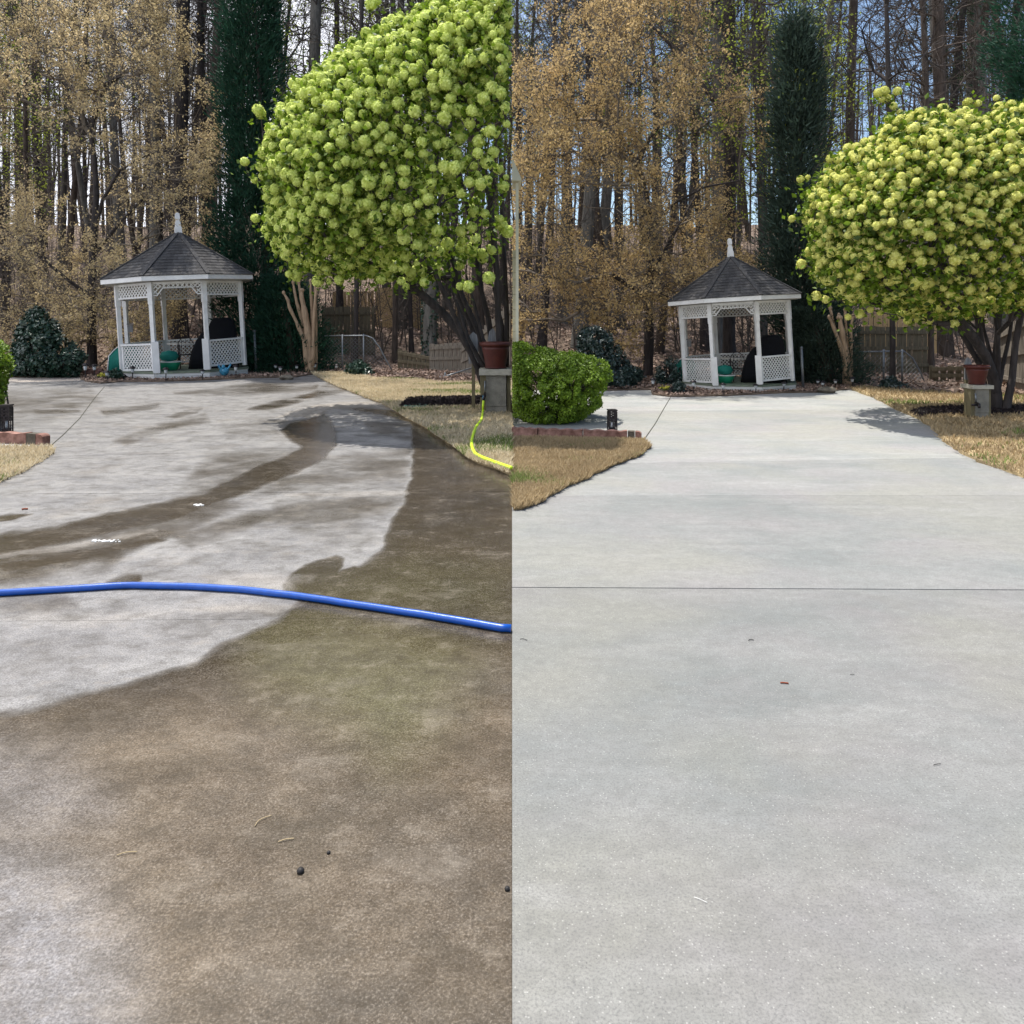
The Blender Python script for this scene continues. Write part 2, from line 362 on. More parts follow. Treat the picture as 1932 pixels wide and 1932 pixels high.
# ------------------------------------------------------------------ the ground
def terrain(x, y):
    x = np.asarray(x, float); y = np.asarray(y, float)
    t = np.clip(y - 22.5, 0, None); h = t*.135*np.clip(t/5, 0, 1) + np.clip(t-14, 0, 46)*.085
    h = np.where(t > 60, 60*.135 + 46*.085 + (t-60)*.03, h)
    return h + fbm(x*.22, y*.22, 5)*.5*np.clip(t/6, 0, 1) - .05
ys = np.concatenate([np.linspace(-8, 20, 15), np.linspace(21, 60, 80), np.linspace(62, 130, 40), [200, 400, 900]])
xs = np.concatenate([[-900, -300, -120], np.linspace(-70, 70, 141), [120, 300, 900]])
XX, YY = np.meshgrid(xs, ys); ZZ = terrain(XX, YY)
mb = MB(); nx = len(xs); ny = len(ys); i = np.arange((ny-1)*nx).reshape(ny-1, nx)[:, :-1].ravel()
mb.addn(np.stack([XX, YY, ZZ], -1).reshape(-1, 3), np.stack([i, i+1, i+nx+1, i+nx], 1))
tag(mb.build('forest_floor', soil, smooth=True), kind='structure')
rg = np.random.default_rng(4)
n = 26000; lx = rg.uniform(-16, 18, n); ly = 22.6 + rg.random(n)**1.4*18
mb = MB(); mb.leaves(np.stack([lx, ly, terrain(lx, ly) + .02 + rg.random(n)*.05], 1), .065, rg, .6, np.array([0, -.3, 1.]), .6)
tag(mb.build('leaf_litter', litter), 'brown fallen leaves covering the wooded slope behind both gardens', 'leaf litter', kind='stuff')

# ------------------------------------------------------------------ driveways, slab by slab
wetdrive = tag(thing('wet_driveway', None, None), kind='structure'); drydrive = tag(thing('dry_driveway', None, None), kind='structure')
def scr(P): return np.array([(u, v) for u, v in P], float)
WET = [  # outlines of wet or dirty stains: polygon in photo rows, strength, edge softness
 ([(600, 766), (660, 772), (720, 783), (775, 797), (781, 850), (775, 905), (762, 945), (744, 980), (732, 1005), (728, 1035), (700, 1058), (668, 1074), (640, 1095), (575, 1128), (545, 1160), (500, 1186), (432, 1216), (380, 1246), (300, 1272), (200, 1302), (100, 1328), (-60, 1352), (-60, 2100), (1000, 2100), (1000, 880), (860, 830), (790, 786), (735, 774), (660, 764)], 1, 7),
 ([(528, 1112), (546, 1090), (564, 1075), (600, 1060), (633, 1046), (650, 1054), (640, 1076), (672, 1066), (700, 1070), (690, 1120), (540, 1122)], 1, 4),
 ([(596, 784), (610, 779), (624, 794), (633, 815), (632, 838), (614, 864), (560, 892), (470, 926), (400, 957), (300, 988), (200, 1012), (60, 1040), (-60, 1062), (-60, 1022), (0, 1010), (100, 994), (200, 970), (300, 951), (380, 934), (440, 902), (480, 882), (545, 860), (568, 842), (548, 830), (530, 812), (545, 798), (575, 792)], 1, 8),
 ([(565, 783), (590, 767), (612, 764), (616, 768), (596, 774), (578, 787)], 1, 2),
 ([(-60, 1052), (200, 1008), (400, 950), (470, 950), (360, 1000), (240, 1040), (205, 1078), (100, 1096), (-60, 1112)], .75, 14),
 ([(-20, 974), (40, 968), (67, 969), (30, 979), (-20, 988)], 1, 3),
 ([(205, 1096), (245, 1082), (266, 1085), (262, 1096), (230, 1110), (200, 1112)], .9, 4),
 ([(468, 772), (540, 752), (606, 737), (618, 741), (560, 760), (500, 774)], .8, 6),
 ([(215, 833), (300, 802), (386, 782), (394, 794), (310, 812), (240, 838)], .6, 12),
 ([(310, 788), (350, 775), (380, 771), (372, 778), (330, 789)], .6, 5),
 ([(470, 930), (620, 868), (775, 850), (760, 925), (600, 940)], .35, 25),
 ([(395, 860), (560, 846), (575, 858), (480, 900), (400, 935), (330, 945), (360, 900)], .35, 22),
 ([(520, 880), (640, 866), (775, 850), (770, 880), (640, 905), (520, 925)], .45, 18), ([(520, 945), (640, 938), (760, 935), (750, 960), (620, 985), (500, 985)], .45, 22),
 ([(420, 805), (520, 790), (560, 800), (520, 822), (430, 826)], .35, 14), ([(60, 770), (140, 764), (150, 775), (70, 786)], .5, 8), ([(190, 775), (300, 762), (300, 768), (200, 786)], .5, 6),
 ([(620, 722), (660, 735), (600, 752), (575, 748)], .5, 8), ([(690, 800), (775, 798), (775, 830), (700, 815)], .5, 12),
 ([(0, 1060), (150, 1040), (300, 1010), (320, 1018), (160, 1058), (0, 1085)], .9, 6), ([(330, 1010), (480, 965), (560, 960), (500, 985), (360, 1030)], .55, 12),
 ([(300, 1180), (420, 1150), (520, 1150), (430, 1190), (330, 1220)], .3, 20), ([(-60, 1228), (120, 1210), (180, 1216), (60, 1240), (-60, 1250)], .3, 14),
 ([(560, 1000), (680, 985), (700, 1010), (620, 1030)], .25, 22),
 ([(330, 742), (480, 724), (600, 725), (600, 735), (450, 745)], .55, 8),
 ([(-60, 745), (170, 735), (190, 760), (80, 790), (-60, 790)], .30, 20),
 ([(-60, 1130), (120, 1122), (140, 1140), (40, 1160), (-60, 1165)], .5, 14),
 ([(470, 1150), (700, 1165), (900, 1200), (1000, 1230), (1000, 1300), (600, 1180)], .6, 14)]
PALE_GLARE = [([(-60, 1590), (60, 1620), (150, 1690), (210, 1780), (235, 1880), (240, 2100), (-60, 2100)], 1, 110),  # near-corner outlines put the sky's reflection into the colour as pale patches
        ([(-60, 1400), (120, 1440), (200, 1520), (100, 1570), (-60, 1580)], .55, 70),
        ([(320, 1085), (460, 1088), (560, 1090), (540, 1106), (400, 1108)], .8, 16),
        ([(-60, 1180), (330, 1140), (520, 1140), (470, 1170), (360, 1215), (200, 1270), (-60, 1310)], .3, 25)]
DRY = [([(395, 1092), (470, 1084), (560, 1091), (548, 1108), (430, 1106)], .55, 12), ([(340, 1148), (440, 1138), (565, 1139), (520, 1151), (400, 1155)], .6, 8), ([(470, 1082), (600, 1086), (590, 1096), (480, 1094)], .3, 8), ([(-60, 1170), (120, 1162), (330, 1152), (320, 1162), (100, 1180)], .35, 8), ([(530, 930), (770, 926), (770, 934), (540, 936)], .4, 4), ([(-60, 1052), (120, 1026), (290, 996), (300, 1000), (150, 1032), (-60, 1064)], .45, 5),
       ([(522, 787), (548, 776), (590, 766), (640, 759), (705, 757), (760, 776), (700, 768), (650, 770), (620, 774), (600, 786), (560, 786)], .75, 4), ([(523, 787), (565, 774), (600, 764), (595, 775), (560, 787)], 1, 4)]
DAMP = [([(-60, 1375), (100, 1352), (300, 1335), (420, 1300), (500, 1230), (600, 1195), (700, 1185), (800, 1215), (1000, 1260), (1000, 2100), (-60, 2100)], 1, 60)]
GREEN = [([(480, 1200), (620, 1170), (820, 1200), (900, 1260), (820, 1380), (740, 1440), (680, 1380), (560, 1330), (490, 1290)], 1, 80), ([(560, 1125), (680, 1085), (790, 1060), (960, 1080), (960, 1160), (700, 1150)], .5, 60)]
def field(X, Y, polys, seed):
    v = VH + H*F/Y; u = 966 + X*F/Y
    du = fbm(X*2.3, Y*2.3, seed)*12 + fbm(X*8, Y*8, seed+9, 4)*7; k = np.clip((v - 690)/420, .12, 1.6)
    f = np.zeros(X.shape)
    for P, s, e in polys:
        d = sdf(u + du*k, v + (fbm(X*3.1, Y*3.1, seed+20)*8 + fbm(X*11, Y*11, seed+33)*4)*k, P)
        if s < .99 and seed == 3: s = s*np.clip(.75 + 1.5*fbm(X*2.2, Y*2.6, seed+70, 4), .15, 1.25); e = e*1.1
        tt = np.clip(.5 - d/(2*e*np.clip(k, .5, 1.2)), 0, 1); f = np.maximum(f, s*tt*tt*(3-2*tt))
    return f
def jl(u0, v0, u1, v1):                  # joint line through two ground points: Y = a + b X
    (xa, ya), (xb, yb) = gp(u0, v0), gp(u1, v1); b = (yb-ya)/(xb-xa); return (ya - b*xa, b)
def slabs(root, joints, side, mat, ncol, attrs):
    jj = [(-1.0, 0)] + joints
    for a, b in zip(jj[:-1], jj[1:]):
        g = .004 if False else (.006 if side > 0 and b is joints[0] else .004 if side < 0 and b in joints[1:3] else .0016)
        s = np.concatenate([np.linspace(0, .74, ncol), [.9, 1.3, 2.2, 4]]) if side < 0 else np.linspace(0, 4, 30)
        def Xof(y, q): return side*q*np.maximum(y, 1.2) + side*.0005
        y0, y1 = a[0], b[0]
        rows = max(4, int(ncol*.9*math.log(max(y1, 1.5)/max(y0, 1.45)) / 1.1)) if attrs else 8
        tt = np.linspace(0, 1, rows)
        ybase = np.maximum(y0, 1.3)*((max(y1, 1.4)/max(y0, 1.3))**tt) if y0 > 1 else np.concatenate([[y0, .2], np.linspace(1.2, y1, rows-2)**1.0])
        rows = len(ybase); t = (ybase - y0)/(y1 - y0)
        S, T = np.meshgrid(s, t); Yb = np.meshgrid(s, ybase)[1]
        X = np.clip(Xof(Yb, S), -30, 30)
        Ya = a[0] + a[1]*X + (.006 if side > 0 and a is joints[0] else .004 if side < 0 and a in joints[1:3] else .0016); Yc = b[0] + b[1]*X - g
        Y = Ya + (Yc - Ya)*T
        m_ = MB(); nc = len(s); i = np.arange((rows-1)*nc).reshape(rows-1, nc)[:, :-1].ravel()
        V = np.stack([X, Y, np.zeros_like(X)], -1).reshape(-1, 3)
        fc = np.stack([i, i+1, i+nc+1, i+nc], 1) if side > 0 else np.stack([i+1, i, i+nc, i+nc+1], 1)
        m_.addn(V, fc)
        for row, dy in ((0, .003), (rows-1, -.003)):   # rounded-off slab edges going down
            E = V[row*nc:(row+1)*nc]; D = E - np.array([0, dy, .03]); k = np.arange(nc-1)
            m_.addn(np.concatenate([E, D]), np.stack([k, k+1, k+1+nc, k+nc], 1))
        o = m_.build('concrete_slab', mat, root)
        if not attrs: tn = (.97, 1.10, 1.23, 1.42, 1.66)[joints.index(b)]; o.color = (tn, tn, tn, 1)   # far glare painted in: slabs get lighter with distance
        if attrs:
            A = np.concatenate(m_.V); ax, ay = A[:, 0], np.maximum(A[:, 1], 1.0)
            for nm, P, sd in (('wet', WET, 3), ('pale', PALE_GLARE, 40), ('damp', DAMP, 60), ('green', GREEN, 80), ('dry', DRY, 120)):
                at = o.data.attributes.new(nm, 'FLOAT', 'POINT'); at.data.foreach_set('value', field(ax, ay, P, sd).astype(np.float32))
LJ = [jl(0, 1172, 966, 1164), jl(0, 932, 780, 928), jl(90, 861, 780, 844), jl(0, 758, 600, 752), (21.6, 0)]
RJ = [jl(966, 1108, 1932, 1113), jl(966, 936, 1932, 934), jl(1180, 874, 1700, 866), jl(966, 777, 1700, 772), (17.3, 0)]
slabs(wetdrive, LJ, -1, wetm, 330, True)
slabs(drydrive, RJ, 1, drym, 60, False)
mb = MB()
for q in ((-40, 0), (0, 40)): mb.add([(q[0], -2, -.022), (q[1], -2, -.022), (q[1], 21.6, -.022), (q[0], 21.6, -.022)], [(0, 1, 2, 3)])
tag(mb.build('gravel_bed', M('joint_grime', (.05, .045, .035), .95)), kind='structure')
# curved joint with weeds
for nm, P, root in (('joint_filler', [(197, 730), (178, 752), (150, 790), (120, 820), (94, 843)], wetdrive), ('joint_filler', [(1265, 750), (1252, 772), (1236, 800), (1215, 830)], drydrive)):
    mb = MB(); Q = [np.array([*gp(u, v), .004]) for u, v in P]
    for a, b in zip(Q[:-1], Q[1:]): mb.bar(a, b, .011, .004, (0, 0, 1))
    mb.build(nm, M('joint_felt', (.06, .06, .045), .9), root)

# ------------------------------------------------------------------ lawns, beds, paths
def sheet(name, poly, z, m, kind='structure', th=.06, seedv=0, jag=.045):
    P = []
    n = len(poly)
    for i in range(n):
        a = np.array(poly[i]); b = np.array(poly[(i+1) % n]); k = max(1, int(np.linalg.norm(b-a)/.12)); k = min(k, 60)
        for j in range(k): P.append(a + (b-a)*j/k)
    P = np.array(P); P = P + np.stack([fbm(P[:, 0]*5, P[:, 1]*5, seedv), fbm(P[:, 0]*5, P[:, 1]*5, seedv+3)], 1)*jag
    mb = MB(); mb.prism([tuple(p) for p in P], z-th, z); return tag(mb.build(name, m), kind=kind), P
def grass(poly, n, mats, z, hgt, seed, near, label, xlim=None):
    rng = np.random.default_rng(seed); P = np.array(poly); lo = P.min(0); hi = P.max(0); acc = []
    tot = 0
    while tot < n:
        c = rng.uniform(lo, hi, (n*2, 2)); keep = (sdf(c[:, 0], c[:, 1], P) < .05) & (rng.random(len(c)) < np.clip((near/np.maximum(c[:, 1], 1))**1.6, 0, 1))
        if xlim is not None: keep &= xlim(c)
        c = c[keep]; acc.append(c); tot += len(c)
    c = np.concatenate(acc)[:n]; C = np.column_stack([c, np.full(n, z)])
    a = rng.uniform(0, 2*math.pi, n); lean = rng.uniform(.2, 1.3, n); hh = hgt*rng.uniform(.5, 1.4, n)
    tip = np.stack([np.cos(a)*lean*hh, np.sin(a)*lean*hh, hh], 1); b = a + math.pi/2 + rng.normal(size=n)*.5
    wd = np.stack([np.cos(b), np.sin(b), np.zeros(n)], 1)*(.004 + .0006*c[:, 1:2])
    gz = fbm(c[:, 0]*.7, c[:, 1]*1.1, seed+50) + rng.normal(size=n)*.12
    green = gz > mats[2]
    for m_, sel in ((mats[0], ~green), (mats[1], green)):
        if sel.sum() == 0: continue
        mb = MB(); mb.tris(C[sel], tip[sel], wd[sel]); o = mb.build('grass', m_); tag(o, label[0 if m_ is mats[0] else 1], 'grass', kind='stuff')
LL = [gp(-30, 846), gp(0, 846), gp(60, 845), gp(86, 845), gp(95, 853), gp(88, 862), gp(60, 878), gp(30, 894), gp(0, 908), gp(-60, 935), gp(-300, 1000), gp(-500, 850)]
LR = [gp(588, 705), gp(609, 717), gp(640, 731), gp(687, 750), gp(725, 763.5), gp(746, 776), gp(777, 795), gp(811, 811), gp(828, 824), gp(848, 838), gp(875, 857), gp(894, 870), gp(930, 884), gp(966, 898), (-.002, 8.2), (-.002, 18.3), gp(902, 724), gp(819, 724), gp(790, 718), gp(704, 716), gp(668, 705)]
RL = [(.002, gp(966, 829)[1]), gp(1100, 832), gp(1212, 834), gp(1224, 843), gp(1206, 858), gp(1161, 875), gp(1106, 899), gp(1060, 922), gp(1015, 946), (.002, gp(966, 962)[1])]
RR = [gp(1604, 734), gp(1620, 741), gp(1640, 748), gp(1660, 757), gp(1689, 773), gp(1711, 782), gp(1740, 797), gp(1763, 810), gp(1778, 830), gp(1805, 851), gp(1847, 872), gp(1888, 886), gp(1932, 902), gp(2100, 960), (14, 6), (16, 16.2), gp(1932, 747), gp(1800, 747), gp(1774, 742), gp(1690, 737), gp(1640, 731)]
specs = [(LL, .008, 34000, (bladeL, bladeG, .42), 11, ('straw coloured dormant grass by the red brick edging', 'green weeds along the straw lawn edge by the bricks')),
         (LR, .035, 70000, (bladeL, bladeG, .40), 12, ('pale straw dormant lawn right of the wet driveway', 'green tufts in the lawn right of the wet driveway')),
         (RL, .008, 60000, (bladeR, bladeG, .40), 13, ('tawny dormant lawn wedge left of the dry driveway', 'green tufts in the lawn left of the dry driveway')),
         (RR, .035, 70000, (bladeR, bladeG, .36), 14, ('tawny dormant lawn right of the dry driveway', 'green tufts in the lawn right of the dry driveway'))]
MUL = [gp(750, 775), gp(765, 758), gp(800, 755), gp(906, 753), (-.003, gp(966, 753)[1]), (-.003, gp(966, 772)[1]), gp(905, 771), gp(820, 773)]
MUR = [gp(1716, 782), gp(1735, 776), gp(1780, 773), gp(1932, 771), gp(2050, 771), gp(2050, 786), gp(1932, 786), gp(1770, 787), gp(1735, 792)]
for P, z, n, ms, sd, lb in specs:
    o, Q = sheet('lawn', P, z, lawnm, seedv=sd)
    X0 = 0
    mu = MUL if P is LR else MUR if P is RR else None
    lim = (lambda c, mu=mu: (np.abs(c[:, 0]) > .01) & (np.ones(len(c), bool) if mu is None else sdf(c[:, 0], c[:, 1], np.array(mu)) > 0) & (c[:, 0]*(1 if c[:, 0].mean() > 0 else -1) > 0))
    grass(Q, n, ms, z, .05, sd, 7.5, lb, lim)
for P, sd in ((MUL, 31), (MUR, 32)):
    sheet('mulch_bed', P, .045, mulch, seedv=sd)
    rng = np.random.default_rng(sd); Q = np.array(P); c = rng.uniform(Q.min(0), Q.max(0), (5000, 2)); c = c[sdf(c[:, 0], c[:, 1], Q) < -.02]
    mb = MB(); mb.leaves(np.column_stack([c, .055 + rng.random(len(c))*.03]), .04, rng, .35, np.array([0, 0, .6]), .7)
    tag(mb.build('bark_chips', mulch), 'dark bark mulch chips under the left snowball shrub' if sd == 31 else 'dark bark mulch chips under the right snowball shrub', 'mulch', kind='stuff')
# garden beds round the gazebos (leaf litter and soil), pale apron and sidewalk
BEDL = [gp(150, 713), gp(160, 720), gp(190, 724), gp(230, 721), gp(300, 720.5), gp(380, 718), gp(470, 714), gp(560, 712), gp(588, 707), gp(600, 703), gp(520, 697), gp(300, 692), gp(150, 704)]
BEDR = [gp(1229, 737), gp(1232, 745), gp(1260, 749), gp(1300, 749), gp(1380, 747), gp(1480, 742), gp(1540, 741), gp(1585, 737), gp(1606, 735), gp(1600, 725), gp(1500, 712), gp(1290, 712), gp(1232, 726)]
for P, sd in ((BEDL, 41), (BEDR, 42)):
    sheet('garden_bed', P, .03, soil, seedv=sd)
    rng = np.random.default_rng(sd); Q = np.array(P); c = rng.uniform(Q.min(0), Q.max(0), (9000, 2)); c = c[sdf(c[:, 0], c[:, 1], Q) < -.02]
    mb = MB(); mb.leaves(np.column_stack([c, .035 + rng.random(len(c))*.025]), .035, rng, .6, np.array([0, 0, 1.]), .6)
    tag(mb.build('leaf_litter', litter), 'fallen leaves in the bed round the left gazebo' if sd == 41 else 'fallen leaves in the bed round the right gazebo', 'leaf litter', kind='stuff')
sheet('apron', [gp(-40, 723), gp(60, 721), gp(150, 719), gp(158, 712), gp(120, 711), gp(-40, 714)], .006, M('pale_apron', (.40, .35, .30), .9, .2, 2), th=.02)
sheet('sidewalk', [(.002, gp(966, 822)[1]), gp(1100, 827), gp(1214, 832), gp(1212, 834), gp(1100, 833), (.002, gp(966, 830)[1])], .02, sidewalkm, th=.03, jag=.0)
sheet('sidewalk', [gp(-60, 837), gp(0, 838), gp(86, 841), gp(90, 844), gp(0, 846), gp(-60, 846)], .02, sidewalkm, th=.03, jag=.0)

for P, sd in (([gp(600, 703), gp(668, 705), gp(704, 716), gp(788, 718), gp(819, 724.5), gp(902, 724.5), (-.002, 18.2), (-.002, 24), (-6.2, 24)], 51), ([gp(-500, 709), gp(-40, 714), gp(120, 711), gp(158, 711), (-13, 24), (-32, 24)], 52),
              ([(.002, 16.5), gp(1100, 738), gp(1229, 736), gp(1232, 712), (4.6, 24), (.002, 24)], 53), ([gp(1606, 734), gp(1640, 731), gp(1690, 737), gp(1774, 742.5), gp(1800, 747.5), gp(1932, 747.5), (15, 15.2), (22, 15), (22, 24), (7.6, 24)], 54)):
    o, Q = sheet('woodland_edge', P, .028, soil, seedv=sd, th=.05)
    rng = np.random.default_rng(sd); c = rng.uniform(Q.min(0), Q.max(0), (14000, 2)); c = c[sdf(c[:, 0], c[:, 1], Q) < -.03][:6000]
    mb = MB(); mb.leaves(np.column_stack([c, .04 + rng.random(len(c))*.04]), .05, rng, .6, np.array([0, 0, 1.]), .6)
    tag(mb.build('leaf_litter', litter), 'fallen leaves on the level ground where the woods begin', 'leaf litter', kind='stuff')

# ------------------------------------------------------------------ tree machinery
def grow(trunks, targets, step, rng, tipr, expo, wig=.12, up=.0, lw=.25):
    cap = sum(len(t) for t in trunks) + len(targets)*14 + 10
    P = np.zeros((cap, 3)); par = np.full(cap, -1); L = np.zeros(cap); rmin = np.zeros(cap); n = 0
    for t in trunks:
        for i, q in enumerate(t):
            P[n] = q[:3]; rmin[n] = q[3]
            if i: par[n] = n-1; L[n] = L[n-1] + np.linalg.norm(P[n]-P[n-1])*.6
            n += 1
    nt_ = n
    dm = np.min(np.linalg.norm(targets[:, None] - P[None, :nt_], axis=2), 1)
    tips = []
    for p in targets[np.argsort(dm)]:
        d = np.linalg.norm(P[:n] - p, axis=1)
        cost = d + lw*L[:n] + 1.2*np.clip(P[:n, 2] - p[2] + .1, 0, None)
        j = int(np.argmin(cost)); dist = d[j]; k = int(min(12, max(1, round(dist/step)))); a = P[j].copy(); pj = j
        for q in range(1, k+1):
            f = q/k; x = a + (p-a)*f
            if q < k: x = x + rng.normal(size=3)*wig*step*.8 + np.array([0, 0, up*dist*math.sin(f*math.pi)])
            P[n] = x; par[n] = pj; L[n] = L[pj] + dist/k; pj = n; n += 1
        tips.append(n-1)
    cnt = np.zeros(n); cnt[tips] = 1
    for q in range(n-1, -1, -1):
        if par[q] >= 0: cnt[par[q]] += cnt[q]
    r = np.maximum(tipr*np.maximum(cnt, 1)**expo, rmin[:n])
    return P[:n], par[:n], r, np.array(tips), nt_
def wood(mbt, mbb, P, par, r, nt_, lim=None):
    e = np.where(par >= 0)[0]
    if lim is not None: e = e[lim(P[e]) & lim(P[par[e]])]
    r0 = np.minimum(r[par[e]], r[e]*1.5)
    isT = (e < nt_)
    for m_, s in ((mbt, isT), (mbb, ~isT)):
        big = s & (r[e] > .035)
        m_.frusta(P[par[e[big]]], P[e[big]], r0[big], r[e[big]], 8)
        sm = s & ~(r[e] > .035)
        m_.frusta(P[par[e[sm]]], P[e[sm]], r0[sm], r[e[sm]], 4)
def trunkline(h, r0, r1, rng, lean=(0, 0), wob=.15, n=14, base=(0, 0, 0)):
    t = np.linspace(0, 1, n); a, b = rng.uniform(0, 6.28, 2)
    x = base[0] + lean[0]*t + wob*np.sin(t*4+a)*t; y = base[1] + lean[1]*t + wob*np.sin(t*5+b)*t
    rr = r0 + (r1-r0)*t; rr[0] *= 1.35
    return np.stack([x, y, base[2] + h*t, rr], 1)
def bare_tree(seed, h, r0, low, spread, nt=170):
    rng = np.random.default_rng(seed); tr = trunkline(h*.95, r0, r0*.22, rng, (rng.normal()*1.1, rng.normal()*.8), .32)
    z = low*h + (h - low*h)*rng.random(nt)**.85; f = (z - low*h)/(h-low*h); a = rng.uniform(0, 6.28, nt)
    rad = spread*(.25 + .75*rng.random(nt)**.6)*np.sin(np.clip(f*.9+.16, 0, 1)*math.pi)**.7
    ax = np.interp(z, tr[:, 2], tr[:, 0]); ay = np.interp(z, tr[:, 2], tr[:, 1])
    T = np.stack([ax + rad*np.cos(a), ay + rad*np.sin(a), z], 1)
    P, par, r, tips, k = grow([tr], T, .5, rng, .011, .42, .25, .05)
    mt, mbb = MB(), MB(); wood(mt, mbb, P, par, r, k)
    # twigs at the tips
    K = 7; C = np.repeat(P[tips], K, 0); D = norm(np.repeat(norm(P[tips] - P[par[tips]]), K, 0) + rng.normal(size=(len(C), 3))*.75)
    ln = rng.uniform(.35, 1.1, (len(C), 1)); mbb.frusta(C, C + D*ln, np.full(len(C), .007), np.full(len(C), .003), 3)
    C2 = C + D*ln*rng.uniform(.3, .8, (len(C), 1)); D2 = norm(D + rng.normal(size=C.shape)*.7)
    mbb.frusta(C2, C2 + D2*ln*.6, np.full(len(C), .005), np.full(len(C), .0025), 3)
    return mt, mbb, np.concatenate([C + D*ln, C2 + D2*ln*.6])
kinds = []
for q in range(7):
    rng = np.random.default_rng(200+q); mt, mbb, ends = bare_tree(100+q, 16 + 1.2*q, .13 + .022*q, .22 if q % 2 else .38, 2.2 + .22*q)
    kinds.append([mt.mesh('trunk', (barkg, barkb, barkp, barkd)[q % 4], True), mbb.mesh('branches', twigm if q % 3 else barkg)])
mt, mbb, ends = bare_tree(150, 17, .17, .3, 2.6)
rng = np.random.default_rng(8); lf = MB(); lf.leaves(np.repeat(ends, 2, 0) + rng.normal(size=(len(ends)*2, 3))*.1, .055, rng, .6)
leafy = [mt.mesh('trunk', barkg, True), mbb.mesh('branches', twigm), lf.mesh('leaves', freshleaf)]
def pine(seed, h):
    rng = np.random.default_rng(seed); mt, mbb, ends = bare_tree(seed, h, .24, .5, 2.6, 90)
    C = np.repeat(ends[::2], 10, 0); lf = MB(); D = norm(rng.normal(size=C.shape) + np.array([0, 0, .3])); C = C + rng.normal(size=C.shape)*.09
    lf.tris(C, D*.26, np.cross(D, norm(rng.normal(size=C.shape)))*.014)
    return [mt.mesh('trunk', barkd, True), mbb.mesh('branches', barkd), lf.mesh('needles', pinen)]
pines = [pine(301, 19), pine(302, 22)]
def place(name, meshes, x, y, label, group, sc_=1, rz=0):
    t = thing(name, label, 'tree', (x, y, float(terrain(x, y)) - .05), rz, group, sc_); t.rotation_euler = (rnd.gauss(0, .03), rnd.gauss(0, .035), rz)
    for me in meshes: inst(me.name.split('.')[0], me, t)
    return t
rnd = random.Random(5)
for lay, (y0, y1, cnt) in enumerate(((25.5, 32, 26), (32, 44, 42), (44, 64, 64))):
    for i in range(cnt):
        y = y0 + (y1-y0)*rnd.random(); u = -90 + (i + rnd.random())*2110/cnt
        x = (u - 966)*y/F
        if (515 < u < 715 or 1545 < u < 1720 or 1470 < u < 1500) and rnd.random() < .6: continue
        kq = rnd.randrange(7); tone = ('grey', 'brown', 'pale grey', 'dark', 'stouter grey', 'stouter brown', 'stouter pale')[kq]
        k = rnd.random(); s = rnd.uniform(.8, 1.2)*(1.0 + lay*.12)
        if lay == 0 and (y < 28 and 100 < u < 480): y += 4
        zones = ((60, 'at the far left edge'), (185, 'left of the left gazebo'), (300, 'above the left gazebo roof'), (420, 'right of the left gazebo finial'), (560, 'behind the left cedar'), (700, 'over the left stumpy tree'), (830, 'over the left tan fence'), (966, 'behind the left snowball shrub'), (1100, 'left of the right holly bush'), (1230, 'behind the right holly bush'), (1370, 'left of the right gazebo finial'), (1450, 'right of the right gazebo finial'), (1560, 'behind the right cedar'), (1690, 'over the right stumpy tree'), (1810, 'behind the right snowball shrub'), (9999, 'at the far right edge'))
        zone = next(z for lim_, z in zones if u < lim_); dist = ('front row', 'middle row', 'back row')[lay]; where = zone
        if k < .74: place('bare_tree', kinds[kq], x, y, f'{tone} leafless {dist} woodland tree {zone}', f'{tone} leafless {dist} trees {zone}', s, rnd.random()*6.28)
        elif k < .84 : place('pine_tree', rnd.choice(pines), x, y, f'dark pine with high needles, {dist} of the woods {zone}', f'{dist} pines {zone}', s, rnd.random()*6.28)
        else: place('budding_tree', leafy, x, y, f'slim {dist} woodland tree with fresh yellow green leaves {zone}', f'{dist} budding trees {zone}', s, rnd.random()*6.28)
# the far wood reads as one mass
rng = np.random.default_rng(9); mb = MB(); n = 300; y = rng.uniform(64, 105, n); x = (rng.uniform(-150, 2080, n) - 966)*y/F; z = terrain(x, y); hh = rng.uniform(13, 21, n)
mb.frusta(np.stack([x, y, z], 1), np.stack([x + rng.normal(size=n)*.8, y, z+hh], 1), rng.uniform(.10, .26, n), np.full(n, .05), 5)
n2 = 11000; j = rng.integers(0, n, n2); f = rng.uniform(.25, 1, n2); b = np.stack([x[j], y[j], z[j] + hh[j]*f], 1)
d = rng.normal(size=(n2, 3)); d[:, 2] = np.abs(d[:, 2]) + .4; d = norm(d); b2 = b + rng.normal(size=(n2, 3))*np.array([1.1, 1.1, .5])
mb.frusta(b2, b2 + d*rng.uniform(.8, 2.6, (n2, 1)), np.full(n2, .022), np.full(n2, .008), 3)
tag(mb.build('distant_woods', twigm), 'mass of thin bare trunks and twigs far behind the gardens', 'woods', kind='stuff')

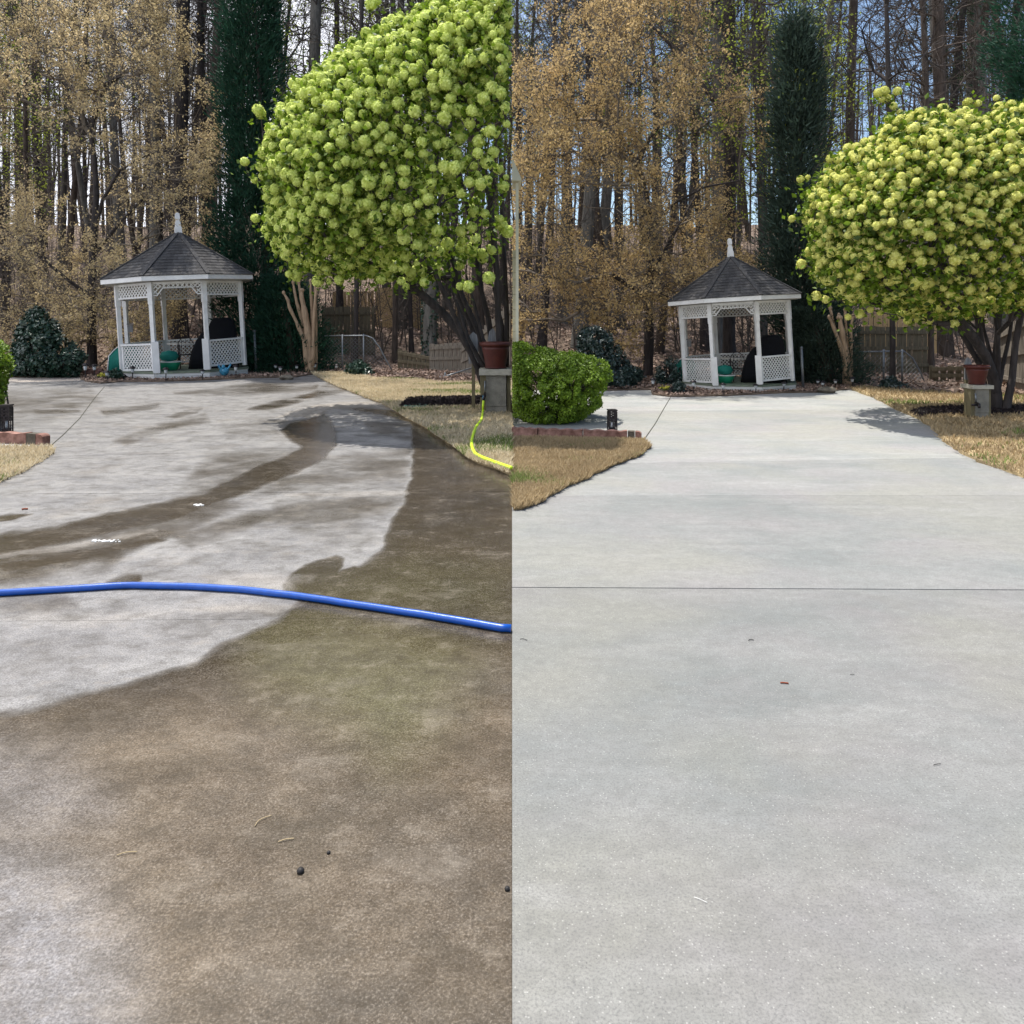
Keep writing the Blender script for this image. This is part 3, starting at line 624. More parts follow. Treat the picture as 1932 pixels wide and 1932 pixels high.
# brush and saplings under the trees
rng = np.random.default_rng(19); n = 1500; y = 25 + 50*rng.random(n)**1.2; x = (rng.uniform(-120, 2050, n) - 966)*y/F; z = terrain(x, y) - .05; hh = rng.uniform(1.2, 4.6, n)*np.interp(y, [25, 45, 75], [.9, 1.3, 1.9])
mb = MB(); top = np.stack([x + rng.normal(size=n)*.35, y + rng.normal(size=n)*.3, z + hh], 1); bot = np.stack([x, y, z], 1); mb.frusta(bot, top, np.full(n, .022), np.full(n, .008), 4)
j = np.repeat(np.arange(n), 14); f = rng.uniform(.15, 1, (len(j), 1)); b = bot[j] + (top[j]-bot[j])*f; d = rng.normal(size=(len(j), 3)); d[:, 2] = np.abs(d[:, 2])*.8 + .2; d = norm(d)
mb.frusta(b, b + d*rng.uniform(.3, 1.3, (len(j), 1)), np.full(len(j), .010), np.full(len(j), .004), 3)
tag(mb.build('undergrowth', twigm), 'tangle of bare brown saplings and brush under the woodland trees', 'undergrowth', kind='stuff')
rng = np.random.default_rng(20); j = rng.integers(0, n, 9000); mb = MB(); mb.leaves(bot[j] + (top[j]-bot[j])*rng.random((9000, 1)) + rng.normal(size=(9000, 3))*.45, .05, rng, .5)
tag(mb.build('dry_leaves', litter), 'dry brown leaves clinging to the woodland brush', 'leaves', kind='stuff')

def solo(name, label, base, h, r0, r1, mat, lean=(0, 0), limbs=(), seed=0, nt=60, low=.55, spread=2.2, twig=None, limx=None):
    rng = np.random.default_rng(seed); tr = trunkline(h, r0, r1, rng, lean, .08)
    z = low*h + (h-low*h)*rng.random(nt); a = rng.uniform(0, 6.28, nt); rad = spread*rng.uniform(.3, 1, nt)
    T = np.stack([np.interp(z, tr[:, 2], tr[:, 0]) + rad*np.cos(a), rad*np.sin(a) + np.interp(z, tr[:, 2], tr[:, 1]), z + rad*.3], 1)
    P, par, r, tips, k = grow([tr] + [np.array(l) for l in limbs], T, .45, rng, .011, .42, .25, .05)
    mt, mbb = MB(), MB(); wood(mt, mbb, P, par, r, k)
    K = 7; C = np.repeat(P[tips], K, 0); D = norm(np.repeat(norm(P[tips] - P[par[tips]]), K, 0) + rng.normal(size=(len(C), 3))*.75)
    ln = rng.uniform(.3, .9, (len(C), 1)); mbb.frusta(C, C + D*ln, np.full(len(C), .007), np.full(len(C), .003), 3)
    t = thing(name, label, 'tree', base); mt.build('trunk', mat, t, True); mbb.build('branches', twig or mat, t); return t
def gbase(u, Y): x = (u-966)*Y/F; return (x, Y, float(terrain(x, Y)) - .05)
solo('pine_tree', 'thick dark pine trunk rising behind the left gazebo finial', gbase(338, 28.5), 17, .30, .24, barkd, (.1, 0), seed=21, low=.62)
solo('bare_tree', 'dark slim trunk just left of the tall dark cedar, left garden', gbase(392, 30), 17, .2, .12, barkd, (-.3, 0), seed=22, low=.45)
solo('bare_tree', 'thick pale grey trunk above the left snowball shrub', gbase(585, 29), 17, .27, .2, barkp, (.2, 0), seed=23, low=.5, spread=3.4, nt=110, twig=barkd)
solo('bare_tree', 'dark slim trunk between cedar and pale trunk, left garden', gbase(641, 33), 17, .17, .1, barkd, (-.1, 0), seed=24, low=.4)
solo('bare_tree', 'pale grey trunk low behind the left gazebo roof', gbase(290, 29), 14, .24, .16, barkp, (.1, 0), seed=25, low=.6)
solo('bare_tree', 'slender dark trunk in front of the wooden fence beside the pale stumpy tree, left', gbase(670, 22.5), 15, .075, .06, barkd, (.2, .5), seed=26, low=.6)
solo('bare_tree', 'brown trunk on the leafy slope before the tan fence, left', gbase(745, 25), 14, .09, .07, barkb, (.1, 0), seed=27, low=.6)
solo('bare_tree', 'thin dark trunk on the leafy slope left of the thick ivy trunk', gbase(777, 25.5), 14, .08, .06, barkd, (-.4, 0), seed=28, low=.6)
ivy = solo('bare_tree', 'thick grey ivy grown trunk behind the left snowball shrub', gbase(811, 23.5), 14, .23, .18, barkp, (0, 0), seed=29, low=.6)
rng = np.random.default_rng(3); a = rng.uniform(0, 6.28, 900); z = rng.uniform(.2, 3.2, 900)**.9; mb = MB()
mb.leaves(np.stack([np.cos(a)*.26, np.sin(a)*.26, z], 1)[(vn(a*2, z*1.5, 4) > .45)], .045, rng, .8, None, 1); mb.build('ivy', hollyL, ivy)
big = gbase(1376, 22.8)
solo('pine_tree', 'thick dark trunk with two big limbs above the right gazebo', big, 13, .20, .17, barkd, (-.05, 0), seed=31, low=.7, spread=1.6, nt=40,
     limbs=([(0, 0, 7.8, .09), (-.5, 0, 8.4, .075), (-1.0, .1, 9.2, .06), (-1.8, .2, 10.2, .05), (-2.6, .2, 11.0, .04)],
            [(0, 0, 9.0, .07), (.4, 0, 9.4, .055), (.9, .1, 9.7, .05), (1.6, .1, 10.5, .04), (2.3, .2, 10.9, .03)]))
solo('bare_tree', 'slim dark trunk close left of the blue green cedar, right garden', gbase(1437, 27), 15, .13, .09, barkd, (0, 0), seed=32, low=.45)
solo('bare_tree', 'brown trunk leaning slightly right of the blue green cedar, right garden', gbase(1595, 27), 15, .2, .15, barkb, (.4, 0), seed=33, low=.35, spread=3, nt=100)
solo('bare_tree', 'tall brown trunk rising above the right snowball shrub', gbase(1783, 26), 15, .24, .19, barkb, (-.3, 0), seed=34, low=.35, spread=3.8, nt=160)
solo('bare_tree', 'slender black trunk before the dark fence beside the stumpy tree, right', gbase(1684, 17.6), 12, .06, .05, barkd, (.05, .3), seed=35, low=.6, spread=1.5)
solo('bare_tree', 'thin brown trunk on the leafy slope behind the right snowball shrub', gbase(1757, 21), 12, .08, .065, barkb, (0, .3), seed=36, low=.6, spread=1.5)
solo('bare_tree', 'grey trunk low behind the right gazebo roof, left of its finial', gbase(1355, 24), 12, .19, .14, barkp, (-.1, 0), seed=37, low=.65)

# budding maples
mtw = M('maple_twigs', (.15, .125, .10), .95, .3, 2)
def maple(label, ub, Y, forks, outline, nleaf, mat, seed, xlim, Wd=3.2):
    rng = np.random.default_rng(seed); x0, _, z0 = gbase(ub, Y); base = np.array([x0, Y, z0])
    tr = [np.array([[*(pt(u, v, Y) + np.array([0, dy, 0])), r] for u, v, dy, r in f]) for f in forks]
    cx, cy = np.mean(outline, 0); lo = np.min(outline, 0); hi = np.max(outline, 0); T = []
    while len(T) < 1500:
        u, v = rng.uniform(lo, hi); d = -sdf(np.array([u]), np.array([v]), outline)[0]
        if d < 2: continue
        hd = Wd*min(1, (d/110))**.5; y = Y + rng.uniform(-hd, hd)
        if vn(np.array(u/48.), np.array(v/38. + y*.7), seed) < .53: continue
        T.append(pt(u, v, y))
    T = np.array(T)
    P, par, r, tips, k = grow(tr, T, .4, rng, .0062, .42, .3, .04)
    mt, mbb = MB(), MB(); lim = None if xlim is None else (lambda q: xlim(q[:, 0])); wood(mt, mbb, P, par, r, k, lim)
    C = np.repeat(P[tips], 6, 0); D = norm(rng.normal(size=C.shape) + np.array([0, 0, .15])); ln = rng.uniform(.15, .75, (len(C), 1))
    E = C + D*ln; ok = np.ones(len(E), bool) if xlim is None else xlim(E[:, 0]) & xlim(C[:, 0])
    mbb.frusta(C[ok], E[ok], np.full(ok.sum(), .006), np.full(ok.sum(), .003), 3)
    j = rng.choice(len(C), nleaf, p=(lambda q: q/q.sum())(np.repeat(rng.random(len(tips))**2 + .02, 6))); f = rng.random((nleaf, 1))**.6; B = C[j] + D[j]*ln[j]*f + rng.normal(size=(nleaf, 3))*.06
    if xlim is not None: B = B[xlim(B[:, 0])]
    lf = MB(); lf.leaves(B, .036, rng, .55)
    t = thing('maple_tree', label, 'tree', base); mt.build('trunk', barkd, t, True, base); mbb.build('branches', mtw, t, False, base); lf.build('buds', mat, t, False, base)
OL = [(-90, 640), (-90, -90), (100, -90), (330, -60), (350, 60), (375, 130), (410, 200), (425, 330), (410, 430), (380, 520), (330, 600), (290, 660), (200, 655), (120, 665), (60, 640)]
maple('budding maple with ochre buds over a forked trunk behind the left gazebo', 172, 23.5,
      [[(174, 705, 0, .17), (173, 640, 0, .14), (172, 560, 0, .125), (176, 480, 0, .12), (178, 430, 0, .10), (182, 370, 0, .09), (175, 300, .1, .08), (165, 250, .2, .07), (150, 215, .2, .055), (133, 205, .2, .04), (110, 150, .2, .03)],
       [(180, 430, 0, .07), (200, 380, -.2, .055), (235, 325, -.3, .045), (290, 300, -.5, .035), (340, 290, -.6, .025)],
       [(178, 480, 0, .06), (215, 420, .3, .05), (265, 360, .5, .04), (300, 290, .7, .03), (340, 220, .8, .02)],
       [(172, 560, 0, .05), (140, 530, -.3, .04), (90, 480, -.6, .03), (30, 430, -.8, .02)],
       [(165, 250, .2, .05), (178, 205, .1, .04), (200, 160, 0, .03), (232, 140, 0, .025)]], np.array(OL, float), 76000, budL, 61, None)
OR_ = [(900, 690), (900, 120), (985, 90), (1010, 30), (1060, -40), (1330, -60), (1340, 60), (1375, 140), (1420, 180), (1452, 250), (1440, 330), (1420, 420), (1440, 480), (1400, 560), (1330, 600), (1290, 660), (1200, 665), (1120, 640), (1050, 560), (1010, 620)]
maple('budding maple with amber buds over a dark trunk behind the right gazebo', 1222, 19.6,
      [[(1222, 725, 0, .14), (1224, 640, 0, .125), (1224, 560, 0, .115), (1228, 470, 0, .10), (1224, 400, 0, .085), (1214, 340, .1, .07), (1205, 305, .2, .06), (1190, 285, .2, .05), (1170, 240, .2, .035), (1150, 200, .2, .025)],
       [(1205, 305, .2, .045), (1218, 275, .1, .03), (1240, 240, 0, .02)],
       [(1226, 520, 0, .06), (1260, 470, .4, .05), (1290, 420, .6, .04), (1320, 370, .7, .03), (1350, 320, .8, .02)],
       [(1224, 430, 0, .05), (1270, 385, -.4, .035), (1320, 360, -.6, .025), (1380, 350, -.7, .02)],
       [(1224, 560, 0, .04), (1190, 545, -.3, .03), (1150, 520, -.5, .02)]], np.array(OR_, float), 76000, budR, 62, lambda x: x > .004, 2.6)

# evergreens: columns of upswept sprays
def evergreen(name, label, Y, prof, n, mat, seed, sz, trunk=barkb, cat='tree', zmin=0., clumps=0):
    rng = np.random.default_rng(seed); rows = np.array(prof, float)          # (v, u_left, u_right)
    v = rng.uniform(rows[0, 0], rows[-1, 0], n); l = np.interp(v, rows[:, 0], rows[:, 1]); r = np.interp(v, rows[:, 0], rows[:, 2])
    c = (l+r)/2; hw = (r-l)/2; a = rng.uniform(0, 6.28, n); q = np.sqrt(rng.uniform(.15, 1, n))*np.where(rng.random(n) < .12, rng.uniform(1, 1.3, n), 1)
    lump = .62 + .36*vn(a*2.2, v/13., seed) + .34*vn(a*5, v/5., seed+3)
    rad = hw*q*lump*Y/F; x = (c-966)*Y/F + rad*np.cos(a); y = Y + rad*np.sin(a); z = H - (v-VH)*Y/F
    z = np.maximum(z, zmin + .05); C = np.stack([x, y, z], 1)
    if clumps:
        cc = rng.integers(0, n, clumps); j = rng.integers(0, clumps, n); st = rng.uniform(.5, 1.25, clumps)
        C = C[cc][j] + rng.normal(size=(n, 3))*np.array([.20, .20, .34])*st[j][:, None]*(sz/.17); a = np.arctan2(C[:, 1]-Y, C[:, 0]-np.interp(C[:, 2], z[np.argsort(z)], x[np.argsort(z)])*0 - ((c[cc][j]-966)*Y/F)); C[:, 2] = np.maximum(C[:, 2], zmin+.03)
    out_ = np.stack([np.cos(a), np.sin(a), np.full(n, .9)], 1); D = norm(out_ + rng.normal(size=(n, 3))*.45)
    base = np.array([(c[np.argmax(v)]-966)*Y/F, Y, zmin]); t = thing(name, label, cat, base); mb = MB()
    mb.tris(C, D*(sz*rng.uniform(.6, 1.4, (n, 1))), np.cross(D, norm(rng.normal(size=(n, 3))))*sz*.16)
    mb.build('crown', mat, t, False, base)
    tb = MB(); top = (np.interp(rows[0, 0], rows[:, 0], (rows[:, 1]+rows[:, 2])/2) - 966)*Y/F; zt = H - (rows[0, 0]-VH)*Y/F
    tb.tube([base, ((base[0]+top)/2, Y, (zmin+zt)/2), (top, Y, zt*.93)], [.12, .08, .02], 7); tb.build('trunk', trunk, t, True, base)
evergreen('cedar_tree', 'tall dark green cedar column between the left gazebo and the snowball shrub', 23.2,
          [(-110, 440, 520), (0, 432, 520), (100, 424, 520), (200, 418, 525), (300, 422, 525), (400, 414, 530), (480, 408, 545), (560, 420, 560), (640, 440, 580), (706, 460, 560)], 50000, cedarL, 71, .17, clumps=520)
evergreen('evergreen_shrub', 'dark green sprawling evergreen at the foot of the left cedar', 22.3, [(520, 500, 560), (570, 480, 600), (630, 468, 625), (690, 462, 640), (702, 470, 640)], 14000, cedarL, 72, .13, cat='shrub')
evergreen('cedar_tree', 'blue green cedar column with blunt top right of the right gazebo', 18.8,
          [(50, 1486, 1512), (75, 1478, 1524), (110, 1474, 1532), (200, 1464, 1545), (300, 1460, 1550), (400, 1455, 1545), (480, 1450, 1550), (560, 1455, 1580), (640, 1470, 1600), (715, 1490, 1580)], 29000, cedarR, 73, .17, clumps=400)
evergreen('evergreen_shrub', 'dark evergreen mass at the foot of the right cedar', 17.9, [(580, 1500, 1560), (640, 1490, 1610), (700, 1492, 1640), (722, 1500, 1640)], 12000, cedarR, 74, .10, cat='shrub')
place('budding_tree', leafy, (1512-966)*20.2/F, 20.2, 'slim tree with fresh yellow green leaves beside the top of the right cedar', None, .78, 1.2)
evergreen('conifer_tree', 'dark green conifer boughs in the upper right corner', 15, [(-120, 1870, 2080), (40, 1880, 2060), (120, 1888, 2040), (200, 1915, 2020), (240, 1932, 2010), (600, 1990, 2030)], 20000, cedarL, 75, .13, clumps=220)

def leafbush(name, label, Y, poly, n, mat, seed, size, depth, stem=barkd, xlim=None, cat='shrub', top=None, spread=.9, zmin=.03, hole=.36):
    rng = np.random.default_rng(seed); P = np.array(poly, float); lo = P.min(0); hi = P.max(0)
    uv = rng.uniform(lo, hi, (n*4, 2)); d = -sdf(uv[:, 0], uv[:, 1], P); ok = d > 0
    uv = uv[ok]; d = d[ok]; m = d.max(); hd = depth*np.sqrt(np.clip(1 - (1 - np.clip(d/m, 0, 1))**2, 0, 1))
    sgn = np.where(rng.random(len(uv)) < .72, -1, 1); y = Y + sgn*hd*np.sqrt(rng.uniform(.25, 1, len(uv)))*(.85 + .3*vn(uv[:, 0]/11., uv[:, 1]/9., seed))
    k = vn(uv[:, 0]/10., uv[:, 1]/9. + y*2.5, seed+7) > hole; uv, y = uv[k][:n], y[k][:n]
    C = np.stack([(uv[:, 0]-966)*y/F, y, H - (uv[:, 1]-VH)*Y/F], 1); C[:, 2] = np.maximum(C[:, 2], zmin)
    C += rng.normal(size=C.shape)*size*.6
    cen = np.array([(P[:, 0].mean()-966)*Y/F, Y, .3]); nr = norm(C - cen) + np.array([0, 0, .35])
    if xlim is not None: kk = xlim(C[:, 0]); C, nr = C[kk], nr[kk]
    base = np.array([((P[:, 0].mean()-966)*Y/F), Y, zmin])
    t = thing(name, label, cat, base); mb = MB(); mb.leaves(C, size, rng, .6, nr, spread); mb.build('foliage', mat, t, False, base)
    sb = MB(); S = C[rng.integers(0, len(C), 70)]
    p0 = base + np.column_stack([rng.normal(size=(70, 2))*.12, np.zeros(70)])
    if xlim is not None: p0[:, 0] = np.where(xlim(p0[:, 0]), p0[:, 0], base[0])
    mid = p0*.5 + S*.5 + np.array([0, 0, .05]); sb.frusta(p0, mid, np.full(70, .016), np.full(70, .011), 5); sb.frusta(mid, S, np.full(70, .011), np.full(70, .004), 4)
    sb.build('stems', stem, t, False, base); return t
leafbush('holly_bush', 'dark green holly bush left of the left gazebo', 20.3, [(18, 711), (22, 660), (32, 620), (50, 590), (72, 578), (92, 592), (110, 612), (128, 640), (152, 660), (160, 672), (146, 712)], 9000, hollyL, 81, .055, 1.0)
leafbush('boxwood_bush', 'small bright green bush clipped by the left edge above the brick edging', 11.2, [(-90, 806), (-120, 700), (-60, 645), (0, 641), (16, 655), (25, 690), (14, 712), (4, 760), (-20, 806)], 9000, boxleaf, 82, .03, .7)
leafbush('boxwood_bush', 'large rounded bright green bush behind the brick edging, right garden', 11.7,
         [(930, 690), (950, 650), (985, 644), (1010, 654), (1030, 656), (1052, 664), (1085, 664), (1110, 672), (1128, 672), (1145, 684), (1154, 700), (1155, 716), (1143, 732), (1133, 748), (1136, 764), (1118, 776), (1098, 790), (1075, 806), (1030, 808), (1000, 806), (985, 790), (966, 782), (940, 780)], 52000, boxleaf, 83, .019, .85, xlim=lambda x: x > .01)
leafbush('holly_bush', 'glossy blue grey holly bush behind the large bright bush', 17.2, [(1092, 735), (1088, 690), (1090, 640), (1100, 620), (1125, 616), (1150, 628), (1165, 650), (1190, 690), (1214, 700), (1216, 712), (1196, 724), (1185, 737)], 9000, hollyR, 84, .042, .8)
leafbush('holly_bush', 'small glossy holly beside the right gazebo left side', 17.6, [(1240, 735), (1238, 700), (1255, 680), (1272, 668), (1284, 690), (1290, 735)], 1500, hollyR, 85, .035, .4)
leafbush('low_shrub', 'small dark shrub at the left front corner of the left gazebo', 19.2, [(204, 718), (206, 703), (216, 697), (228, 700), (233, 716)], 900, hollyL, 86, .035, .25)
leafbush('low_shrub', 'small grey green shrub at the left front corner of the right gazebo', 15.7, [(1268, 742), (1270, 726), (1280, 720), (1292, 726), (1294, 742)], 900, hollyR, 87, .03, .22)
leafbush('fern_clump', 'dark ivy clump at the foot of the black trunk, left lawn edge', 20.6, [(650, 712), (655, 690), (672, 680), (695, 692), (710, 716)], 1400, hollyL, 88, .05, .5)
leafbush('fern_clump', 'dark ivy clump at the foot of the black trunk, right lawn edge', 16.9, [(1660, 738), (1664, 722), (1682, 712), (1700, 724), (1716, 742)], 1400, hollyR, 89, .04, .4)
for (u, v, where) in ((193, 711, 'left'), (1255, 737, 'right')):
    x, y = gp(u, v+4); t = thing('flower_clump', f'yellow flowers low in the bed left of the {where} gazebo', 'flowers', (x, y, .03), 0, None, .7); rng = np.random.default_rng(int(u)); mb = MB()
    C = rng.normal(size=(60, 3))*np.array([.08, .06, .03]) + np.array([0, 0, .12]); mb.leaves(C, .03, rng, .9, np.array([0, -.5, 1.])); mb.build('blooms', yellowf, t)
    mb = MB(); C = rng.normal(size=(120, 3))*np.array([.09, .07, .03]) + np.array([0, 0, .05]); mb.leaves(C, .04, rng, .3); mb.build('foliage', bladeG, t)

# ------------------------------------------------------------------ snowball shrubs
def ball_mesh(seed, mat):                # a head of many four-petalled florets
    rng = np.random.default_rng(seed); n = 95; k = np.arange(n) + .5; ph = np.arccos(1 - 2*k/n); th = math.pi*(1 + 5**.5)*k
    S = np.stack([np.cos(th)*np.sin(ph), np.sin(th)*np.sin(ph), np.cos(ph)], 1); S = norm(S + rng.normal(size=S.shape)*.07)
    mb = MB(); nn = norm(S + rng.normal(size=S.shape)*.28); t = norm(np.cross(nn, rng.normal(size=S.shape))); b = np.cross(nn, t)
    C = S*rng.uniform(.90, 1.02, (n, 1)); z = .22; mb.lathe([(0, -.88), (.44, -.762), (.762, -.44), (.88, 0), (.762, .44), (.44, .762), (0, .88)], k=10)
    V = np.stack([C + t*z, C + (t+b)*z*.5 - nn*.03, C + b*z, C + (b-t)*z*.5 - nn*.03, C - t*z, C - (t+b)*z*.5 - nn*.03, C - b*z, C + (t-b)*z*.5 - nn*.03], 1)
    mb.addn(V, np.arange(8*n).reshape(-1, 8)); me = mb.mesh('flower_ball', mat); return me
def snowball(label, Y, outline, extra, stems, nball, nleaf, ball, seed, xlim, depth, rad, dens):
    rng = np.random.default_rng(seed); P = np.array(outline, float); lo = P.min(0); hi = P.max(0)
    def sample(n, shell):
        out_ = []
        while sum(map(len, out_)) < n:
            uv = rng.uniform(lo, hi, (n*3, 2)); d = -sdf(uv[:, 0], uv[:, 1], P); ok = d > 3; uv, d = uv[ok], d[ok]
            m = 190.; hd = depth*np.sqrt(np.clip(1-(1-np.clip(d/m, 0, 1))**2, .02, 1)); q = rng.uniform(shell, 1, len(uv))
            s = np.where(rng.random(len(uv)) < .7, -1, 1); y = Y + s*hd*q
            C = np.stack([(uv[:, 0]-966)*Y/F, y, H-(uv[:, 1]-VH)*Y/F], 1)
            C[:, 0] *= 1 + (y-Y)/Y*.8; C[:, 2] = H + (C[:, 2]-H)*(1 + (y-Y)/Y*.8)
            k = xlim(C[:, 0], rad); k &= rng.random(len(C)) < dens(uv)
            out_.append(C[k])
        return np.concatenate(out_)[:n]
    cand = sample(nball*6, .80); pts = []
    grid = {}
    for u, v, dy in extra:
        pts.append(pt(u, v, Y+dy))
    for c in cand:
        key = tuple(np.floor(c/(rad*1.25)).astype(int)); bad = False
        for dx in (-1, 0, 1):
            for dy in (-1, 0, 1):
                for dz in (-1, 0, 1):
                    for o in grid.get((key[0]+dx, key[1]+dy, key[2]+dz), ()):
                        if np.sum((o-c)**2) < (rad*1.25)**2: bad = True
        if bad: continue
        grid.setdefault(key, []).append(c); pts.append(c)
        if len(pts) >= nball: break
    B = np.array(pts)
    tr = [np.array([[*(pt(u, v, Y) + np.array([0, dy, 0])), r] for u, v, dy, r in s_]) for s_ in stems]
    base = np.array([tr[0][0][0], Y, .03])
    inner = sample(350, .25)
    Pn, par, r, tips, k = grow(tr, np.concatenate([inner, B]), .22, rng, .0055, .40, .3, .03, .15)
    lim = lambda q: xlim(q[:, 0], .01)
    mt, mbb = MB(), MB(); wood(mt, mbb, Pn, par, r, k, lim)
    t = thing('snowball_shrub', label, 'shrub', base)
    mt.build('trunk', barkd, t, True, base); mbb.build('branches', barkd, t, False, base)
    # leaves: along the twigs and under the flower heads
    src = np.concatenate([np.repeat(B, 9, 0) + rng.normal(size=(len(B)*9, 3))*rad*1.3 + np.array([0, .04, -rad*.7])])
    l2 = sample(nleaf, .35); l2 = l2[fbm(l2[:, 0]*2.4, l2[:, 2]*2.4 + l2[:, 1], seed) > -.25]
    C = np.concatenate([src, l2]); C = C[xlim(C[:, 0], .03)]
    mb = MB(); mb.leaves(C, .048, rng, .62, np.array([0, 0, .5])); mb.build('leaves', vibleaf, t, False, base)
    meshes = [ball_mesh(seed + q, ball) for q in range(5)]
    order = np.argsort(B[:, 1]); stuff = MB()
    for i, q in enumerate(order):
        s = rad*(.62 + .60*rng.random()**.7)
        if i < 300: inst('flower_ball', meshes[i % 5], t, tuple(B[q]-base), tuple(rng.uniform(0, 6.28, 3)), s)
        else:
            me = meshes[i % 5]; V = np.empty(len(me.vertices)*3); me.vertices.foreach_get('co', V); 
            sz_ = np.array([p.loop_total for p in me.polygons]); fl = np.empty(len(me.loops), int); me.loops.foreach_get('vertex_index', fl)
            stuff.V.append(V.reshape(-1, 3)*s + B[q]); stuff.L.append(fl + stuff.n); stuff.S.append(sz_); stuff.n += len(V)//3
    if stuff.n: tag(stuff.build('flower_balls', ball, t, True, base), kind='stuff')
SL = [(966, -150), (910, -90), (850, -25), (800, 8), (745, 34), (695, 58), (650, 86), (635, 98), (620, 117), (580, 137), (555, 165), (530, 205), (510, 237), (500, 270), (488, 300), (494, 335), (496, 365), (508, 395), (502, 440), (515, 468), (545, 500), (590, 512), (640, 522), (700, 525), (760, 535), (820, 530), (880, 500), (966, 470), (1040, 440), (1120, 330), (1130, 150), (1080, -50)]
EXL = [(487, 207, -.3), (492, 215, -.2), (462, 305, -.2), (480, 340, -.3), (482, 412, -.1), (545, 517, -.4), (577, 505, -.5), (600, 530, -.4), (622, 530, -.5), (720, 526, -1), (766, 540, -1), (757, 530, -1), (868, 540, -1.2), (884, 541, -1.2), (922, 524, -1), (740, 38, -.4), (700, 8, -.3), (713, 3, -.2), (555, 158, -.3), (572, 162, -.3), (640, 528, -.7), (800, 532, -1), (560, 520, -.3)]
stL = [[(935, 770, 0, .085), (912, 720, 0, .08), (895, 672, -.1, .07), (868, 625, -.2, .06), (838, 590, -.3, .05), (800, 555, -.5, .04), (740, 500, -.6, .03), (680, 440, -.6, .02)],
       [(938, 770, .1, .07), (925, 690, .1, .06), (900, 620, .1, .05), (872, 560, .1, .04), (850, 480, .1, .03), (800, 380, .1, .02)],
       [(940, 770, .15, .07), (934, 690, .2, .055), (920, 600, .3, .05), (905, 540, .3, .04), (890, 430, .3, .03), (860, 300, .3, .02)],
       [(944, 770, -.1, .07), (945, 680, -.1, .055), (940, 600, -.1, .05), (938, 520, -.1, .04), (925, 380, -.2, .03), (900, 250, -.2, .02)],
       [(948, 770, .2, .06), (955, 690, .2, .05), (956, 600, .3, .045), (952, 500, .4, .04), (945, 350, .5, .03)],
       [(942, 770, -.2, .05), (918, 700, -.25, .042), (886, 640, -.3, .035), (870, 590, -.3, .03), (852, 540, -.3, .02)],
       [(946, 770, .1, .045), (938, 700, .0, .038), (912, 640, -.1, .032), (897, 580, -.1, .025), (880, 520, -.1, .02)],
       [(948, 770, .3, .05), (950, 690, .35, .04), (948, 620, .4, .035), (930, 540, .4, .025)],
       [(940, 770, .3, .045), (916, 690, .4, .04), (880, 600, .5, .03), (856, 545, .5, .02)],
       [(935, 770, -.1, .05), (905, 700, -.3, .045), (880, 640, -.5, .04), (858, 585, -.7, .03), (830, 520, -.9, .02), (780, 470, -1., .02)]]
snowball('large snowball shrub thick with lime white flower balls beside the wet driveway', 12.8, SL, EXL, stL, 1250, 20000, ballL, 91, lambda x, m: x < -m*.75, 2.3, .088,
         lambda uv: np.clip(1.15 - .95*np.clip((uv[:, 0]-600)/260, 0, 1)*np.clip((uv[:, 1]-120)/130, 0, 1)*np.clip((580-uv[:, 1])/110, .15, 1), .12, 1))
SR = [(1655, 250), (1672, 215), (1690, 225), (1720, 205), (1760, 200), (1800, 205), (1850, 215), (1900, 190), (1950, 195), (2010, 240), (2050, 330), (2050, 460), (1990, 560), (1930, 585), (1870, 590), (1790, 608), (1720, 600), (1680, 598), (1640, 575), (1590, 570), (1555, 545), (1530, 505), (1523, 460), (1512, 420), (1515, 370), (1545, 345), (1570, 300), (1600, 278)]
EXR = [(1657, 175, -.1), (1668, 172, 0), (1664, 188, 0), (1672, 186, .1), (1693, 172, 0), (1686, 200, 0), (1600, 280, -.3), (1568, 300, -.3), (1510, 338, -.2), (1524, 335, -.2), (1494, 413, -.2), (1512, 498, -.2), (1540, 558, -.3), (1558, 565, -.3), (1600, 598, -.4), (1622, 592, -.4), (1712, 605, -.6), (1730, 603, -.6), (1755, 606, -.6), (1800, 610, -.7), (1660, 590, -.5), (1642, 584, -.5), (1826, 193, 0), (1845, 195, 0), (1880, 185, 0), (1698, 212, 0), (1676, 224, 0)]
